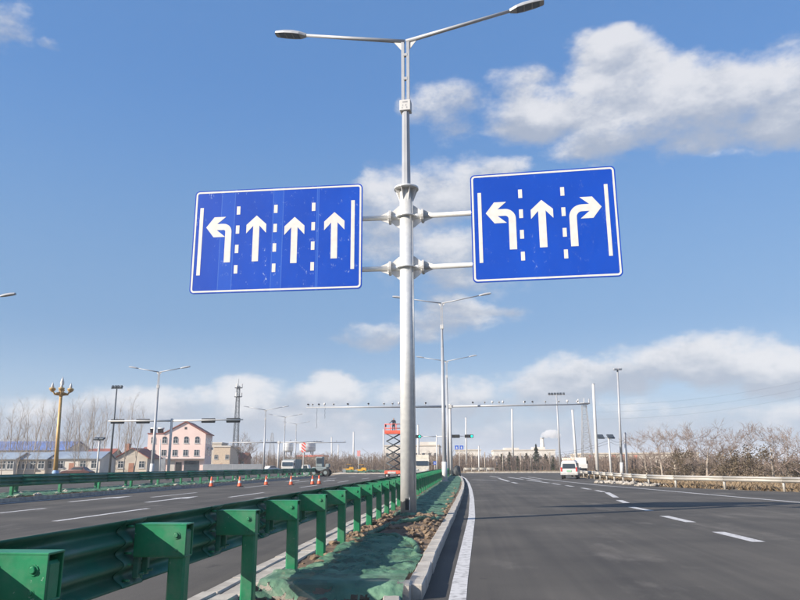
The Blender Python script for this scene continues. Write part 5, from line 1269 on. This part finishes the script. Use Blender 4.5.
# brown thicket along the horizon
def thicket(name, px0, px1, Y0, Y1, h0, h1, N_, m, seed, twigs=5):
    rnd = random.Random(seed); mb = MB()
    for _ in range(N_):
        Y = rnd.uniform(Y0, Y1); p = rnd.uniform(px0, px1); b = Vector((X(p, Y), Y, -.1)); h = rnd.uniform(h0, h1)
        tp = b + Vector((rnd.gauss(0, .05 * h), 0, h)); mb.tube([b, tp], [.075, .03], 3, cap=False)
        for j in range(twigs):
            f = rnd.uniform(.25, 1); c = b.lerp(tp, f); e = c + Vector((rnd.gauss(0, .16 * h), rnd.gauss(0, .1 * h), h * rnd.uniform(.08, .28)))
            mb.tube([c, e], [.04, .018], 3, cap=False)
    o = mb.build(name, m); o['kind'] = 'stuff'; return o
thicket('thicket', 268, 470, 175, 260, 1.8, 4.7, 2300, twig, 3)
thicket('thicket', 440, 640, 165, 250, 1.2, 4.0, 2300, mat('dark_twigs', (.19, .14, .11), .9, 0, .2, .5), 4)
thicket('thicket', -20, 280, 240, 330, 3, 7, 1500, twig, 6)
thicket('thicket', 600, 840, 95, 135, 0.8, 2.6, 1100, mat('dark_twigs', (.19, .14, .11)), 7)
# dry grass under the trees
def tufts(name, n, f, m, seed):
    rnd = random.Random(seed); mb = MB()
    for _ in range(n):
        x_, y_ = f(rnd); z_ = rnd.uniform(.06, .34)
        for j in range(4):
            a = rnd.uniform(0, 3.14); w_ = rnd.uniform(.03, .07); dx, dy = rnd.gauss(0, .18), rnd.gauss(0, .18)
            mb.add([(x_ - w_ * math.cos(a), y_ - w_ * math.sin(a), -.03), (x_ + w_ * math.cos(a), y_ + w_ * math.sin(a), -.03), (x_ + dx, y_ + dy, z_)], [(0, 1, 2)])
    tag(mb.build(name, m), kind='stuff')
def verge(r):
    y_ = r.uniform(40, 100); return interp(RAIL, min(y_, RAIL[-1][1])) + .5 + r.random() ** 1.5 * 22, y_
tufts('dry_grass', 5200, verge, grass, 9)
tufts('dry_grass', 3500, lambda r: (r.uniform(-60, 120), r.uniform(136, 168)), grass, 10)

# ---------------------------------------------------------------- far edge of the crossing road
kb = thing('guardrail', (X(464, 140), 140, 0), 'short pale guardrail at the far end of the right carriageway', 'guardrail')
xa, xb = X(464, 140), X(494, 140)
bmn = beam_mesh(1, 2, .4, .1, 12); bmn.materials.clear(); bmn.materials.append(MATS['rail_pale']); pm = MB().tube([(0, 0, -.1), (0, 0, .85)], .08, 8).mesh('post', MATS['rail_pale'])
for k in range(4):
    w_ = (xb - xa) / 4; o = link('beam', bmn, kb, ((k + .5) * w_, -.08, .55), R(-90)); o.scale = (1, w_ + .08, 1)
for k in range(5): link('post', pm, kb, (k * (xb - xa) / 4, 0, 0))
MB().box(((X(466, 136) + X(640, 136)) / 2, 136, .06), (X(640, 136) - X(466, 136), .35, .3)).build('kerb_far', kerbm)['kind'] = 'structure'
isl = MB().prism([(-1.2 + X(345, 132), 126), (X(405, 126), 124), (X(420, 134), 134), (X(340, 142), 142)], 'z', -.02, .16).build('traffic_island', kerbm); isl['kind'] = 'structure'
net_sheet('dust_net', 127, 141, lambda y: X(346, y), lambda y: X(404, y), lambda x, y: .6 + fbm(x * .6, y * .4), 'green dust net on the distant traffic island', dx=.4, dy=.4, zf=lambda x, y: .2, lift=.05, amp=.45, group=None)
# power lines
def wires(label, ends, sag, n=3, dz=.45):
    t = thing('power_line', ends[0], label, 'cable'); o0 = Vector(ends[0])
    for w_ in range(n):
        for a, b in zip(ends, ends[1:]):
            a, b = Vector(a), Vector(b); pts = [a.lerp(b, k / 16) + Vector((0, 0, -sag * 4 * (k / 16) * (1 - k / 16) - w_ * dz)) - o0 for k in range(17)]
            MB().tube(pts, .018, 4).build('wire', black, t)
wires('drooping cables between the poles right of the van', [D(548, 453, 150), D(611, 439.5, 94), D(627, 437, 95)], .5, 2, .35)
wires('faint power lines crossing the sky at right edge', [D(590, 405, 228), D(840, 372, 228)], 2.5, 3, 2.2)

# ---------------------------------------------------------------- thin winter haze
hz = bpy.data.materials.new('haze'); hz.use_nodes = True; nt = hz.node_tree; nt.nodes.remove(nt.nodes['Principled BSDF'])
pv = nt.nodes.new('ShaderNodeVolumePrincipled'); pv.inputs['Color'].default_value = (.86, .92, 1, 1); pv.inputs['Density'].default_value = .00036; nt.links.new(pv.outputs[0], nt.nodes['Material Output'].inputs['Volume'])
o = MB().box((0, 2800, 22), (7100, 6600, 46.2)).build('haze', hz); o['kind'] = 'stuff'
